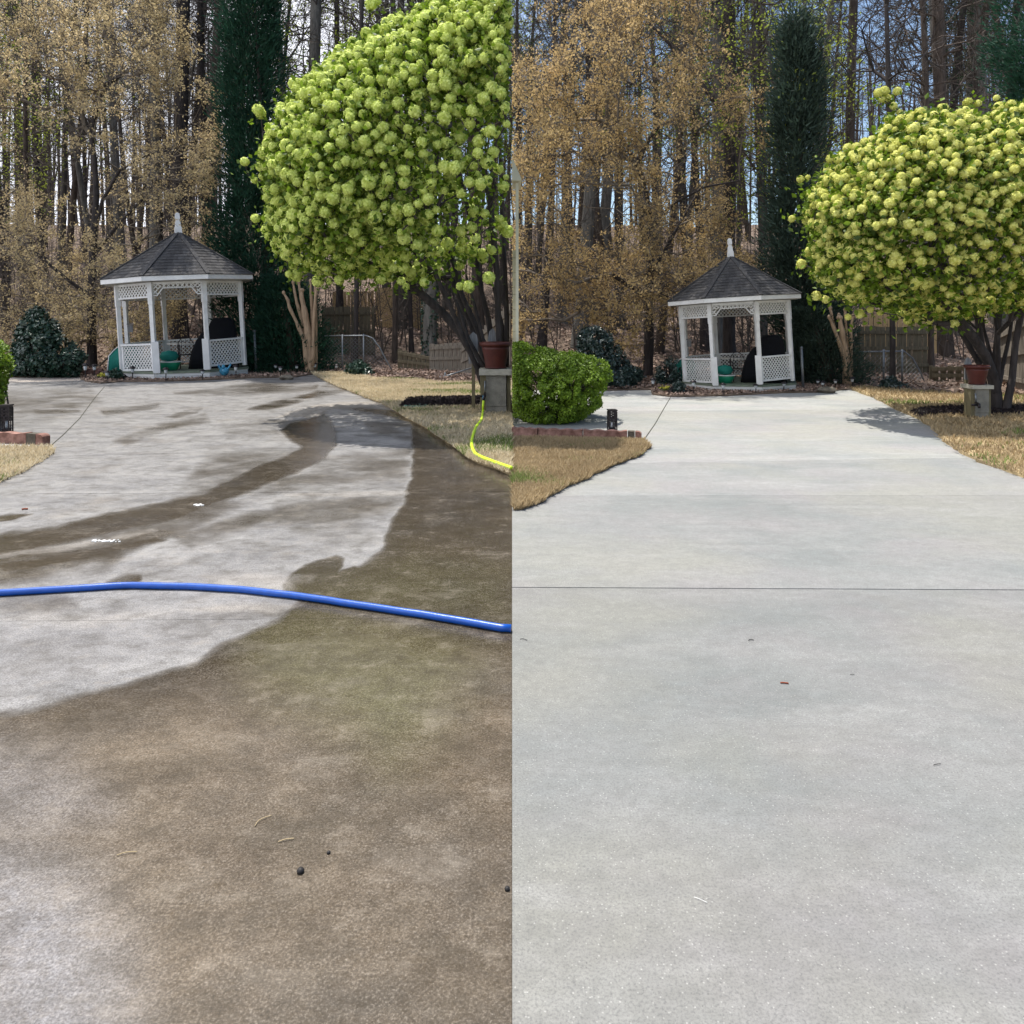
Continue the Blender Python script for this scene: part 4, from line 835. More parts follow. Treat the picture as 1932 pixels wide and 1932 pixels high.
stR = [[(1882, 778, 0, .10), (1880, 740, 0, .085), (1866, 705, -.1, .07), (1845, 670, -.2, .06), (1815, 635, -.3, .045), (1775, 595, -.4, .035), (1720, 530, -.5, .025), (1640, 470, -.5, .018)],
       [(1884, 778, .1, .08), (1878, 720, .1, .06), (1862, 665, .1, .05), (1850, 600, .1, .04), (1820, 500, .1, .03), (1760, 400, .1, .02)],
       [(1886, 778, .1, .08), (1890, 710, .2, .06), (1895, 650, .2, .05), (1900, 590, .2, .045), (1880, 450, .2, .03), (1850, 330, .2, .02)],
       [(1890, 775, -.1, .07), (1902, 715, -.1, .055), (1908, 650, -.1, .05), (1920, 585, -.1, .04), (1940, 450, -.2, .03), (1960, 340, -.2, .02)],
       [(1885, 776, .0, .05), (1868, 700, .0, .042), (1838, 650, .0, .032), (1822, 600, .0, .022)],
       [(1888, 776, .1, .05), (1884, 690, .0, .038), (1874, 630, -.1, .03), (1868, 580, -.1, .022)],
       [(1890, 776, .2, .05), (1912, 700, .3, .042), (1926, 640, .3, .035), (1935, 580, .3, .025)],
       [(1888, 776, .3, .05), (1896, 690, .3, .04), (1884, 620, .4, .03), (1880, 560, .4, .022)],
       [(1880, 776, .2, .06), (1870, 690, .3, .05), (1830, 610, .4, .04), (1800, 540, .4, .03), (1760, 450, .5, .02)]]
snowball('snowball shrub with yellow green flower balls beside the dry pale driveway', 12.6, SR, EXR, stR, 1400, 17000, ballR, 95, lambda x, m: x > m, 2.1, .070,
         lambda uv: np.clip(1.1 - .7*np.clip((uv[:, 1]-330)/120, 0, 1)*np.clip((600-uv[:, 1])/90, .2, 1)*np.clip((uv[:, 0]-1600)/100, 0, 1), .25, 1))

# ------------------------------------------------------------------ gazebos
def lattice(mb, o, ex, W, z0, z1, sp=.118, sw=.029, th=.008, nrm=None):
    ex = np.array(ex); Hh = z1-z0
    for sgn in (1, -1):
        c = -Hh
        while c < W:
            # line x = c + t (sgn 1) or x = c + Hh - t (sgn -1), 0<=t<=Hh
            t0, t1 = max(0, -c), min(Hh, W-c)
            if t1 - t0 > .02:
                if sgn > 0: a, b = (c+t0, t0), (c+t1, t1)
                else: a, b = (c+t0, Hh-t0), (c+t1, Hh-t1)
                off = nrm*th*.5*sgn
                mb.bar(o + ex*a[0] + np.array([0, 0, z0+a[1]]) + off, o + ex*b[0] + np.array([0, 0, z0+b[1]]) + off, sw, th*.9, nrm)
            c += sp*1.0
def gazebo(label, xc, yc, s, rz, K):
    g = thing('gazebo', label, 'gazebo', (xc, yc, 0), rz); g.scale = (s, s, s*1.065)
    def fix(mb, k=K):
        for i, V in enumerate(mb.V):
            V = V.copy(); x = V[:, 0].copy(); zz = V[:, 2] - .2; V[:, 0] = x - k*zz; V[:, 2] += k*.85*x; mb.V[i] = V
        return mb
    ang = [R(-112.5 + 45*i) for i in range(8)]; RP, RF, RE = 1.80, 1.88, 2.2
    vx = lambda r, i: np.array([r*math.cos(ang[i % 8]), r*math.sin(ang[i % 8]), 0.])
    mb = MB(); mb.prism([tuple(vx(RF+.04, i)[:2]) for i in range(8)], .16, .205); fix(mb, .012).build('floor', deckm, g)
    for i in range(8):
        for z0, z1 in ((.012, .078), (.086, .158)):
            a, b = vx(RF, i), vx(RF, i+1); mb = MB(); mid = (a+b)/2; e = norm(b-a); nr = norm(mid); L_ = np.linalg.norm(b-a)
            zc = (z0+z1)/2; mb.bar(a + e*.004 + [0, 0, zc], b - e*.004 + [0, 0, zc], z1-z0, .025, nr); fix(mb, .012).build('skirt_board', white, g)
    for i in range(8):
        p = vx(RP, i); mb = MB(); mb.box((p[0], p[1], 1.40), (.105, .105, 2.40), ang[i]); mb.box((p[0], p[1], 2.30), (.13, .13, .56), ang[i]); fix(mb).build('post', white, g)
    for i in (0, 1):
        p = vx(RP+.06, i); sg = 1 if i == 0 else -1; mb = MB(); mb.box((p[0] + sg*.065, p[1]-.02, .62), (.17, .13, .83)); fix(mb).build('newel', white, g)
    for i in range(1, 8):        # rail panels in every bay but the entry
        a, b = vx(RP, i), vx(RP, i+1); e = norm(b-a); nr = norm((a+b)/2); L_ = np.linalg.norm(b-a); A = a + e*.06; W = L_-.12
        mb = MB(); mb.bar(A + [0, 0, .97], A + e*W + [0, 0, .97], .05, .11, nr); fix(mb).build('hand_rail', white, g)
        mb = MB(); mb.bar(A + [0, 0, .30], A + e*W + [0, 0, .30], .06, .05, nr)
        for q in (.03, W-.03): mb.bar(A + e*q + [0, 0, .331], A + e*q + [0, 0, .944], .06, .045, nr)
        fix(mb).build('panel_frame', white, g)
        mb = MB(); lattice(mb, A + e*.06, e, W-.12, .33, .945, nrm=nr); fix(mb).build('rail_lattice', lattm, g)
    for i in range(8):
        a, b = vx(RP, i), vx(RP, i+1); e = norm(b-a); nr = norm((a+b)/2); L_ = np.linalg.norm(b-a); A = a + e*.066; W = L_-.132
        mb = MB(); mb.bar(A + [0, 0, 2.57], A + e*W + [0, 0, 2.57], .06, .05, nr)
        if i == 0:
            zr = 2.44; mb.bar(A + e*.26 + [0, 0, zr], A + e*(W-.26) + [0, 0, zr], .03, .045, nr)
            for q, d in ((0, 1), (W, -1)):
                mb.bar(A + e*(q + d*.10) + [0, 0, 2.25], A + e*(q + d*.26) + [0, 0, zr+.01], .03, .046, nr); mb.bar(A + e*q + [0, 0, 2.25], A + e*(q + d*.11) + [0, 0, 2.25], .03, .044, nr)
            fix(mb).build('entry_bracket', white, g); mb = MB()
            for q in (0.012, W-.21): lattice(mb, A + e*q, e, .2, 2.34 if False else 2.42, 2.54, nrm=nr)
            for q, x0 in ((.012, .012), (W-.112, W-.112)): lattice(mb, A + e*q, e, .1, 2.265, 2.42, nrm=nr)
            lattice(mb, A + e*.21, e, W-.42, 2.455, 2.54, nrm=nr)
            fix(mb).build('header_lattice', lattm, g)
        else:
            mb.bar(A + [0, 0, 2.22], A + e*W + [0, 0, 2.22], .04, .05, nr); fix(mb).build('header_frame', white, g)
            mb = MB(); lattice(mb, A, e, W, 2.24, 2.54, nrm=nr); fix(mb).build('header_lattice', lattm, g)
    zE, zA = 2.76, 4.08
    mb = MB(); mb.prism([tuple(vx(RE-.06, i)[:2]) for i in range(8)], 2.625, 2.64); fix(mb).build('soffit', soff, g)
    for i in range(8):
        a, b = vx(RE, i), vx(RE, i+1); nr = norm((a+b)/2); mb = MB(); mb.bar(a + [0, 0, 2.69], b + [0, 0, 2.69], .13, .028, nr); fix(mb).build('fascia_board', white, g)
    roof = MB(); vv = [vx(RE-.02, i) + [0, 0, zE-.03] for i in range(8)] + [np.array([0, 0, zA-.03])]; roof.add(vv, [(i, (i+1) % 8, 8) for i in range(8)])
    ro = fix(roof).build('roof', shing, g); rr = random.Random(3)
    NC = 15
    for i in range(8):
        a, b = vx(RE+.03, i), vx(RE+.03, i+1); top = np.array([0, 0, zA]); a[2] = b[2] = zE - .012; nr = norm(np.cross(b-a, top-a))
        for c in range(NC):
            f0, f1 = c/NC, min(1, (c+1.12)/NC); mb = MB(); x = -rr.random()*.2
            pa, pb = a + (top-a)*f0, b + (top-b)*f0; qa, qb = a + (top-a)*f1, b + (top-b)*f1; Lb = np.linalg.norm(pb-pa)
            ncut = max(1, int(Lb/.24)); cuts = [0] + sorted(min(.97, max(.03, (q + rr.uniform(-.3, .3))/ncut)) for q in range(1, ncut)) + [1]
            for q0, q1 in zip(cuts[:-1], cuts[1:]):
                lift = nr*(.014 + rr.random()*.008); g0 = .003/max(Lb, .1)
                V = [pa + (pb-pa)*(q0+g0) + lift, pa + (pb-pa)*(q1-g0) + lift, qa + (qb-qa)*(q1-g0) + nr*.004, qa + (qb-qa)*(q0+g0) + nr*.004,
                     pa + (pb-pa)*(q0+g0) - nr*.004, pa + (pb-pa)*(q1-g0) - nr*.004]
                mb.add(V, [(0, 1, 2, 3), (4, 5, 1, 0)])
            fix(mb).build('shingle_course', shing, ro)
        a = vx(RE+.035, i) + [0, 0, zE+.012]; mb = MB(); mb.bar(a, [0, 0, zA+.025], .12, .02, norm(vx(1, i) + [0, 0, 1.6])); fix(mb).build('hip_cap', shing, ro)
    mb = MB()
    for wd, z0, z1 in ((.20, 4.04, 4.22), (.155, 4.222, 4.37), (.105, 4.372, 4.44), (.135, 4.442, 4.60)): mb.box((0, 0, (z0+z1)/2), (wd, wd, z1-z0), R(10), .93)
    mb.box((0, 0, 4.615), (.10, .10, .026), R(10), .6)
    fix(mb).build('finial', white, g)
    return g
AL, AR = math.atan2(9.63, 21.32) - R(4.5), -math.atan2(5.2, 17.55) + R(-1)
GL = (-9.18, 20.95, .925); GR = (5.24, 17.2, .70)
gazebo('white octagonal gazebo with dark shingle roof at the end of the wet driveway', *GL[:3], AL, .062)
gazebo('white octagonal gazebo with grey shingle roof at the end of the dry driveway', *GR[:3], AR, .062)

def hand(G, k, a):                       # gazebo coordinates to the world
    xc, yc, s = G; c_, s_ = math.cos(a), math.sin(a)
    def f(x, y, z):
        x2 = x - k*(z-.2); return (xc + (x2*c_ - y*s_)*s, yc + (x2*s_ + y*c_)*s, (z + k*.85*x)*s)
    return f
for G, where, k in ((GL, 'left', .068), (GR, 'right', .080)):
    xc, yc, s = G; A_ = AL if where == 'left' else AR; W_ = hand(G, .012, A_)
    # covered grill: a draped black cover over a hooded body
    t = thing('covered_grill', f'barbecue grill under a black cloth cover in the {where} gazebo', 'grill', W_(.74, -.5, .2), A_, None, s*1.12)
    prof = [(-.56, .0), (-.545, .25), (-.49, .5), (-.40, .75), (-.28, .95), (-.10, 1.08), (-.06, 1.22), (.02, 1.36), (.42, 1.38), (.53, 1.30), (.60, 1.12), (.64, .6), (.66, .0)]
    mb = MB(); rings = []; NR = 9
    for q in range(NR):
        f = q/(NR-1); y = -.30 + .60*f; inset = 1 - .10*abs(2*f-1)**4; ring = []
        for j, (x, z) in enumerate(prof): ring.append(((x-.05)*inset + .05 + .022*math.sin(q*2.4 + z*3)*(1.3-z), y*(1 + .08*(1.38-z)), z*(1 - .05*abs(2*f-1)**3)))
        rings.append(ring)
    mb.loft(rings); mb.build('cover', black_cloth, t, True)
    mb = MB(); mb.tube([(-.575, -.33, .03), (0, -.36, .03), (.67, -.33, .03)], .012, 6); mb.build('hem', black_cloth, t, True)
    # round table and black chair
    t = thing('patio_table', f'pale patio table inside the {where} gazebo', 'table', W_(-.02, .45, .2), A_, None, s)
    mb = MB(); mb.lathe([(.0, .715), (.56, .715), (.58, .73), (.56, .745), (.0, .745)], k=28); mb.build('table_top', tabletop, t, True)
    for q in range(4):
        a = R(45 + 90*q); mb = MB(); mb.tube([(.36*math.cos(a), .36*math.sin(a), .715), (.30*math.cos(a), .30*math.sin(a), .35), (.42*math.cos(a), .42*math.sin(a), 0)], .017, 7); mb.build('leg', bronze, t, True)
    t = thing('patio_chair', f'black metal chair with curved arms at the table in the {where} gazebo', 'chair', W_(.05, -.35, .2), A_ + R(15), None, s)
    for sx_ in (-1, 1):
        mb = MB(); mb.tube([(sx_*.24, -.2, 0), (sx_*.25, -.18, .45), (sx_*.25, -.1, .64), (sx_*.25, .1, .66), (sx_*.24, .24, .6)], .013, 7); mb.build('arm_leg', bronze, t, True)
        mb = MB(); mb.tube([(sx_*.22, .25, 0), (sx_*.22, .22, .42), (sx_*.22, .3, .75), (sx_*.12, .34, .92), (0, .35, .96)], .013, 7); mb.build('back_leg', bronze, t, True)
    mb = MB(); mb.lathe([(.0, .42), (.24, .42), (.25, .435), (.0, .44)], k=16); mb.build('seat', bronze, t, True)
    for q in range(3): mb = MB(); mb.tube([(-.12+.12*q, .24, .43), (-.12+.12*q, .31, .88)], .007, 5); mb.build('back_bar', bronze, t)
    # green tub at the entry
    t = thing('plastic_tub', f'bright green plastic tub with pale rim just inside the {where} gazebo entry', 'tub', W_(-.40, -1.05, .2), A_ + R(12), None, s)
    mb = MB(); mb.lathe([(.0, .0), (.20, .0), (.27, .14), (.32, .26), (.31, .27), (.25, .15), (.18, .03), (0, .03)], k=22); mb.build('tub', greenp, t, True)
    mb = MB(); mb.lathe([(.315, .255), (.345, .262), (.34, .28), (.31, .277)], k=22); mb.build('rim', rimw, t, True)
    mb = MB(); mb.lathe([(.0, .27), (.2, .31), (.26, .42), (.2, .55), (.0, .6)], k=22); mb.build('contents', tealp, t, True)
    # green folded canopy leaning outside the left corner
    x, y, z = W_(-1.72, .15, .2); t = thing('green_canopy', f'teal green canvas canopy with white edging leaning at the left side of the {where} gazebo', 'canopy', (x, y, .02), A_, None, s)
    mb = MB(); rings = []
    for q in range(7):
        f = q/6; xx = -.42 + .75*f; top_ = .92*math.sin(math.pi*(.22 + .5*f)); rings.append([(xx, -.25+.1*f, 0.), (xx+.02, -.05, top_), (xx+.05, .03, top_+.01), (xx+.05, .3, 0.)])
    mb.loft(rings); mb.build('canvas', tealp, t, True)
    mb = MB(); mb.tube([(-.43, -.27, .01), (-.41, -.06, .58), (-.27, -.06, .76), (-.13, -.06, .88), (.02, -.06, .93), (.2, -.06, .93)], .016, 6); mb.build('edging', rimw, t, True)
    # steel post
    x, y, z = W_(2.0, -.2, 0); t = thing('steel_post', f'grey galvanised fence post at the right side of the {where} gazebo', 'post', (x, y, 0), A_, None, s)
    mb = MB(); mb.tube([(0, 0, 0), (-.06, 0, 1.33)], .042, 10); mb.build('pipe', steel, t, True); mb = MB(); mb.lathe([(.0, 1.38), (.03, 1.37), (.05, 1.33), (.05, 1.30), (.0, 1.30)], (-.06, 0, 0), 10); mb.build('cap', steel, t, True)
    # string of dark planter on a post, left back
    x, y, z = W_(-1.6, .62, 1.42); t = thing('hanging_ornament', f'small grey ornament fixed to the left rear post of the {where} gazebo', 'ornament', (x, y, z), A_, None, s)
    mb = MB(); mb.box((0, -.08, 0), (.14, .07, .22)); mb.box((0, -.08, .14), (.2, .1, .03)); mb.build('box', greywood, t)
# blue glazed bird by the left skirt
x, y = gp(423, 712); t = thing('bird_ornament', 'blue glazed bird ornament with raised wings in front of the left gazebo', 'ornament', (x, y, .03))
mb = MB(); mb.lathe([(0, 0), (.05, .01), (.11, .09), (.13, .16), (.09, .23), (.0, .25)], k=14); mb.build('body', blueg, t, True)
for sx_ in (-1, 1):
    mb = MB(); mb.loft([[(sx_*.05, -.05, .14), (sx_*.05, .05, .14), (sx_*.08, .04, .2), (sx_*.08, -.04, .2)], [(sx_*.15, -.03, .22), (sx_*.15, .03, .22), (sx_*.14, .02, .30), (sx_*.14, -.02, .30)], [(sx_*.19, -.01, .30), (sx_*.19, .01, .30), (sx_*.17, .01, .36), (sx_*.17, -.01, .36)]]); mb.build('wing', blueg, t, True)
mb = MB(); mb.lathe([(0, .2), (.045, .22), (.05, .27), (.03, .31), (0, .32)], (0, -.07, 0), 10); mb.build('head', blueg, t, True)

# solar path lights
def path_light(u, v, h, label, hd=1.0, grp=None):
    x, y = gp(u, v); t = thing('path_light', label, 'path light', (x, y, .02), 0, grp); k = h/.42
    mb = MB(); mb.tube([(0, 0, 0), (0, 0, .24*k)], .012*hd, 6); mb.build('stake', bronze, t)
    mb = MB(); mb.lathe([(.0, .23*k), (.035*hd, .235*k), (.045*hd, .35*k), (.0, .35*k)], k=10); mb.build('lens', lampglass, t, True)
    mb = MB(); mb.lathe([(.0, .35*k), (.085*hd, .352*k), (.075*hd, .38*k), (.03*hd, .42*k), (.0, .425*k)], k=12); mb.build('cap', bronze, t, True)
for a in ((161, 717, .42, 'dark path light at the left tip of the bed by the left holly bush'), (178, 714, .36, 'dark path light between holly bush and teal canopy, left garden'), (202, 722, .28, 'short dark path light by the yellow flowers, left garden'),
          (250, 719, .36, 'dark path light before the left front panel of the left gazebo'), (313, 720, .34, 'dark path light before the entry of the left gazebo'), (382, 718, .27, 'dark path light before the right newel of the left gazebo'), (445, 715, .36, 'dark path light before the right front panel of the left gazebo'),
          (520, 706, .28, 'silver capped path light, leftmost of the pair right of the left gazebo'), (529, 711, .28, 'silver capped path light before the rock, right of the left gazebo'), (560, 706, .26, 'silver capped path light left of the left stumpy tree'), (594, 705, .30, 'silver capped path light close right of the left stumpy tree'), (635, 704, .24, 'silver capped path light on the lawn edge, left garden'),
          (1232, 741, .30, 'pale path light at the left tip of the right gazebo bed'), (1308, 746, .30, 'dark path light before the left front panel of the right gazebo'), (1364, 747, .25, 'dark path light before the entry of the right gazebo'), (1426, 744, .20, 'dark path light before the right newel of the right gazebo'), (1479, 740, .20, 'dark path light before the right front panel of the right gazebo'),
          (1543, 733, .19, 'silver capped path light, leftmost of the pair right of the right gazebo'), (1552, 738, .20, 'silver capped path light before the rock, right of the right gazebo'), (1576, 734, .20, 'silver capped path light left of the right stumpy tree'), (1608, 733, .24, 'silver capped path light close right of the right stumpy tree')):
    path_light(*a, hd=1.0 if a[0] < 966 else .8)
for u, v, where in ((541, 716, 'left'), (1560, 741, 'right')):
    x, y = gp(u, v); mb = MB(); rng = np.random.default_rng(int(u)); 
    P = [(.0, 0), (.16, 0), (.19, .05), (.13, .10), (.0, .12)]; mb.lathe(P, k=9); mb.V[0] = mb.V[0]*(1 + rng.normal(size=(len(mb.V[0]), 1))*.09)
    o = mb.build('rock', stone); o.location = (x, y, .01); tag(o, f'brown field stone on the driveway edge right of the {where} gazebo', 'rock')

# pollarded crape myrtles: thick multi-stem, cut knuckles
def myrtle(label, Y, stems):
    allp = [[(*(pt(u, v, Y) + np.array([0, dy, 0])), r) for u, v, dy, r in s] for s in stems]; base = np.array(allp[0][0][:3]); base[2] = .02
    t = thing('pollarded_tree', label, 'tree', base)
    for s in allp:
        P = np.array(s); P[:, 2] = np.maximum(P[:, 2], .0); mb = MB(); n = (len(P)-1)*4 + 1; q = np.linspace(0, len(P)-1, n); i = np.arange(len(P))
        X = np.stack([np.interp(q, i, P[:, c]) for c in range(4)], 1); mb.tube(X[:, :3], X[:, 3]*(1 + .12*np.sin(q*5)), 8)
        e = P[-1]; mb.lathe([(0, -.06), (e[3]*1.5, -.02), (e[3]*1.5, .03), (e[3]*.8, .06), (0, .065)], e[:3], 8); mb.build('stem', tanbark, t, True, base)
myrtle('pale tan pollarded multi stem tree between left gazebo and lawn', 21.4,
       [[(586, 707, 0, .15), (584, 660, 0, .13), (580, 620, 0, .11), (574, 585, 0, .085), (569, 560, 0, .06), (570, 548, 0, .045)],
        [(582, 690, -.05, .10), (575, 640, -.1, .065), (560, 605, -.1, .05), (549, 580, -.15, .05), (546, 566, -.15, .045), (539, 553, -.2, .03)],
        [(580, 650, .05, .07), (568, 605, .1, .06), (558, 570, .1, .05), (553, 545, .1, .035), (551, 533, .1, .03)],
        [(584, 650, .1, .06), (574, 600, .15, .05), (564, 560, .15, .04), (561, 533, .15, .03)],
        [(588, 700, .1, .08), (588, 640, .15, .06), (586, 590, .15, .05), (584, 550, .15, .04), (583, 530, .15, .03)],
        [(594, 702, .05, .06), (595, 640, .05, .055), (594, 580, .05, .05), (594, 525, .05, .035)],
        [(592, 690, -.1, .06), (593, 620, -.1, .05), (597, 560, -.1, .04), (601, 535, -.1, .028)]])
myrtle('pale tan pollarded multi stem tree between right gazebo and lawn', 17.3,
       [[(1600, 732, 0, .11), (1597, 690, 0, .10), (1592, 650, 0, .085), (1587, 620, 0, .07), (1584, 600, 0, .05)],
        [(1598, 715, -.05, .075), (1588, 670, -.1, .05), (1576, 635, -.1, .045), (1568, 615, -.1, .04), (1559, 599, -.15, .025)],
        [(1596, 680, .05, .05), (1584, 640, .1, .045), (1576, 612, .1, .04), (1570, 582, .1, .028)],
        [(1598, 690, .1, .05), (1594, 640, .12, .04), (1588, 612, .12, .03), (1587, 595, .12, .025)],
        [(1602, 725, .1, .06), (1602, 660, .1, .045), (1600, 620, .1, .035), (1598, 585, .1, .028)],
        [(1608, 728, .05, .045), (1608, 670, .05, .04), (1607, 620, .05, .035), (1611, 597, .05, .025)]])

# ------------------------------------------------------------------ fences
def board_fence(label, u0, u1, Y0, Y1, vt0, vt1, zb, mat, bw=.14, picket=False, rails=True, zbend=None, seed=0):
    a = pt(u0, vt0, Y0); b = pt(u1, vt1, Y1); L_ = math.hypot(b[0]-a[0], b[1]-a[1]); n = max(2, int(L_/bw)); rr = random.Random(seed)
    e = np.array([b[0]-a[0], b[1]-a[1], 0])/L_; nr = np.array([e[1], -e[0], 0]); rz = math.atan2(e[1], e[0])
    t = thing('board_fence', label, 'fence', (a[0], a[1], 0), rz); hgt = 2.0
    mb = MB(); mb.box((0, 0, .5), (bw-.012, .02, 1)); me = mb.mesh('board', mat)
    for i in range(n):
        f = (i+.5)/n; p = a + (b-a)*f; zt = p[2] + rr.uniform(-.02, .02); z0 = zb if zbend is None else zb + (zbend-zb)*f
        o = inst('board', me, t, ((i+.5)*L_/n, rr.uniform(-.004, .004), z0), (0, rr.uniform(-.008, .008), 0), (1, 1, zt-z0))
    if rails:
        for q in (.2, .55, .88):
            z0 = a[2]*q + zb*(1-q); z1 = b[2]*q + (zb if zbend is None else zbend)*(1-q); mb = MB(); mb.bar((0, -.04, z0), (L_, -.04, z1), .09, .04, (0, -1, 0)); mb.build('rail', mat, t)
    for i in range(int(L_/2.4)+1):
        x = min(L_, i*2.4); mb = MB(); z = a[2] + (b[2]-a[2])*x/L_; mb.box((x, .065, (z+zb)/2), (.09, .09, z-zb+.04)); mb.build('post', mat, t)
board_fence('aged brown board fence behind the left pollarded tree', 609, 708, 26, 26, 579, 579, .1, darkfence, seed=1)
board_fence('bright tan board fence beyond the aged one, left garden', 629, 706, 33, 33, 551, 549, .9, tanfence, rails=False, seed=2)
board_fence('tall tan board fence above the leafy slope, left garden', 709, 800, 32, 31, 543, 541, 1.1, tanfence, rails=False, seed=3)
board_fence('orange tan board fence glimpsed through the left snowball stems', 862, 905, 31, 31, 540, 545, 1.0, tanfence, rails=False, seed=4)
board_fence('low weathered board fence stepping down behind the left lawn', 752, 812, 22.6, 22.2, 660, 672, -.1, darkfence, seed=5)
board_fence('grey weathered board fence behind the left snowball shrub', 812, 880, 22, 21.6, 650, 646, -.1, greyfence, seed=6)
board_fence('silver board fence right of the thick ivy trunk, left garden', 872, 964, 20.8, 19.5, 655, 570, -.1, greyfence, seed=7)
board_fence('aged brown board fence behind the right pollarded tree', 1622, 1750, 21, 21, 616, 616, .0, darkfence, seed=8)
board_fence('tan board fence beyond the aged one, right garden', 1630, 1768, 26, 25, 594, 590, .4, tanfence, rails=False, seed=9)
board_fence('low weathered board fence stepping down behind the right lawn', 1758, 1830, 18.6, 18.3, 692, 690, -.1, darkfence, seed=10)
board_fence('grey board fence running toward the camera at the right edge', 1880, 1990, 18.5, 13.8, 628, 560, -.1, greyfence, seed=11)
def chain_link(label, P, Y, posts, sag):
    W_ = [pt(u, v, Y) for u, v in P]; base = np.array([W_[0][0], Y, 0]); t = thing('chain_link_fence', label, 'fence', base)
    mb = MB(); mb.tube(W_, .02, 7); mb.build('top_rail', steel, t, True, base)
    for u, v in posts: p = pt(u, v, Y); mb = MB(); mb.tube([(p[0], Y, -.1), (p[0], Y, p[2]+.05)], .024, 7); mb.build('post', steel, t, True, base)
    mb = MB(); W2 = np.array(W_); x0, x1 = W2[0, 0], W2[-1, 0]; p0 = []; p1 = []
    for sgn in (1, -1):
        for c in np.arange(x0-1.5, x1+1.5, .11):
            for z in np.arange(0, 1.3, .1):
                xa = c + sgn*z; xb = xa + sgn*.1
                if x0 < min(xa, xb) and max(xa, xb) < x1 and z + .1 < np.interp((xa+xb)/2, W2[:, 0], W2[:, 2]): p0.append((xa, Y+.01*sgn, z)); p1.append((xb, Y+.01*sgn, z+.1))
    if p0: mb.frusta(np.array(p0), np.array(p1), np.full(len(p0), .0028), np.full(len(p0), .0028), 3); mb.build('wire_mesh', steel, t, False, base)
chain_link('grey chain link fence sloping down before the brown fence, left garden', [(612, 634), (690, 633), (703, 638), (716, 655), (730, 682), (748, 714)], 22.0, [(646, 634), (686, 633)], 0)
chain_link('low grey chain link rail at the lawn edge behind the left snowball shrub', [(800, 716), (840, 710), (890, 694)], 19.6, [(840, 706)], 0)
chain_link('grey chain link fence sloping down before the brown fence, right garden', [(1610, 664), (1680, 663), (1706, 663), (1722, 676), (1738, 706), (1752, 738)], 18.2, [(1667, 663), (1702, 663)], 0)
chain_link('low grey chain link rail at the lawn edge behind the right pedestal', [(1795, 744), (1815, 738), (1832, 734)], 17.2, [(1830, 732)], 0)

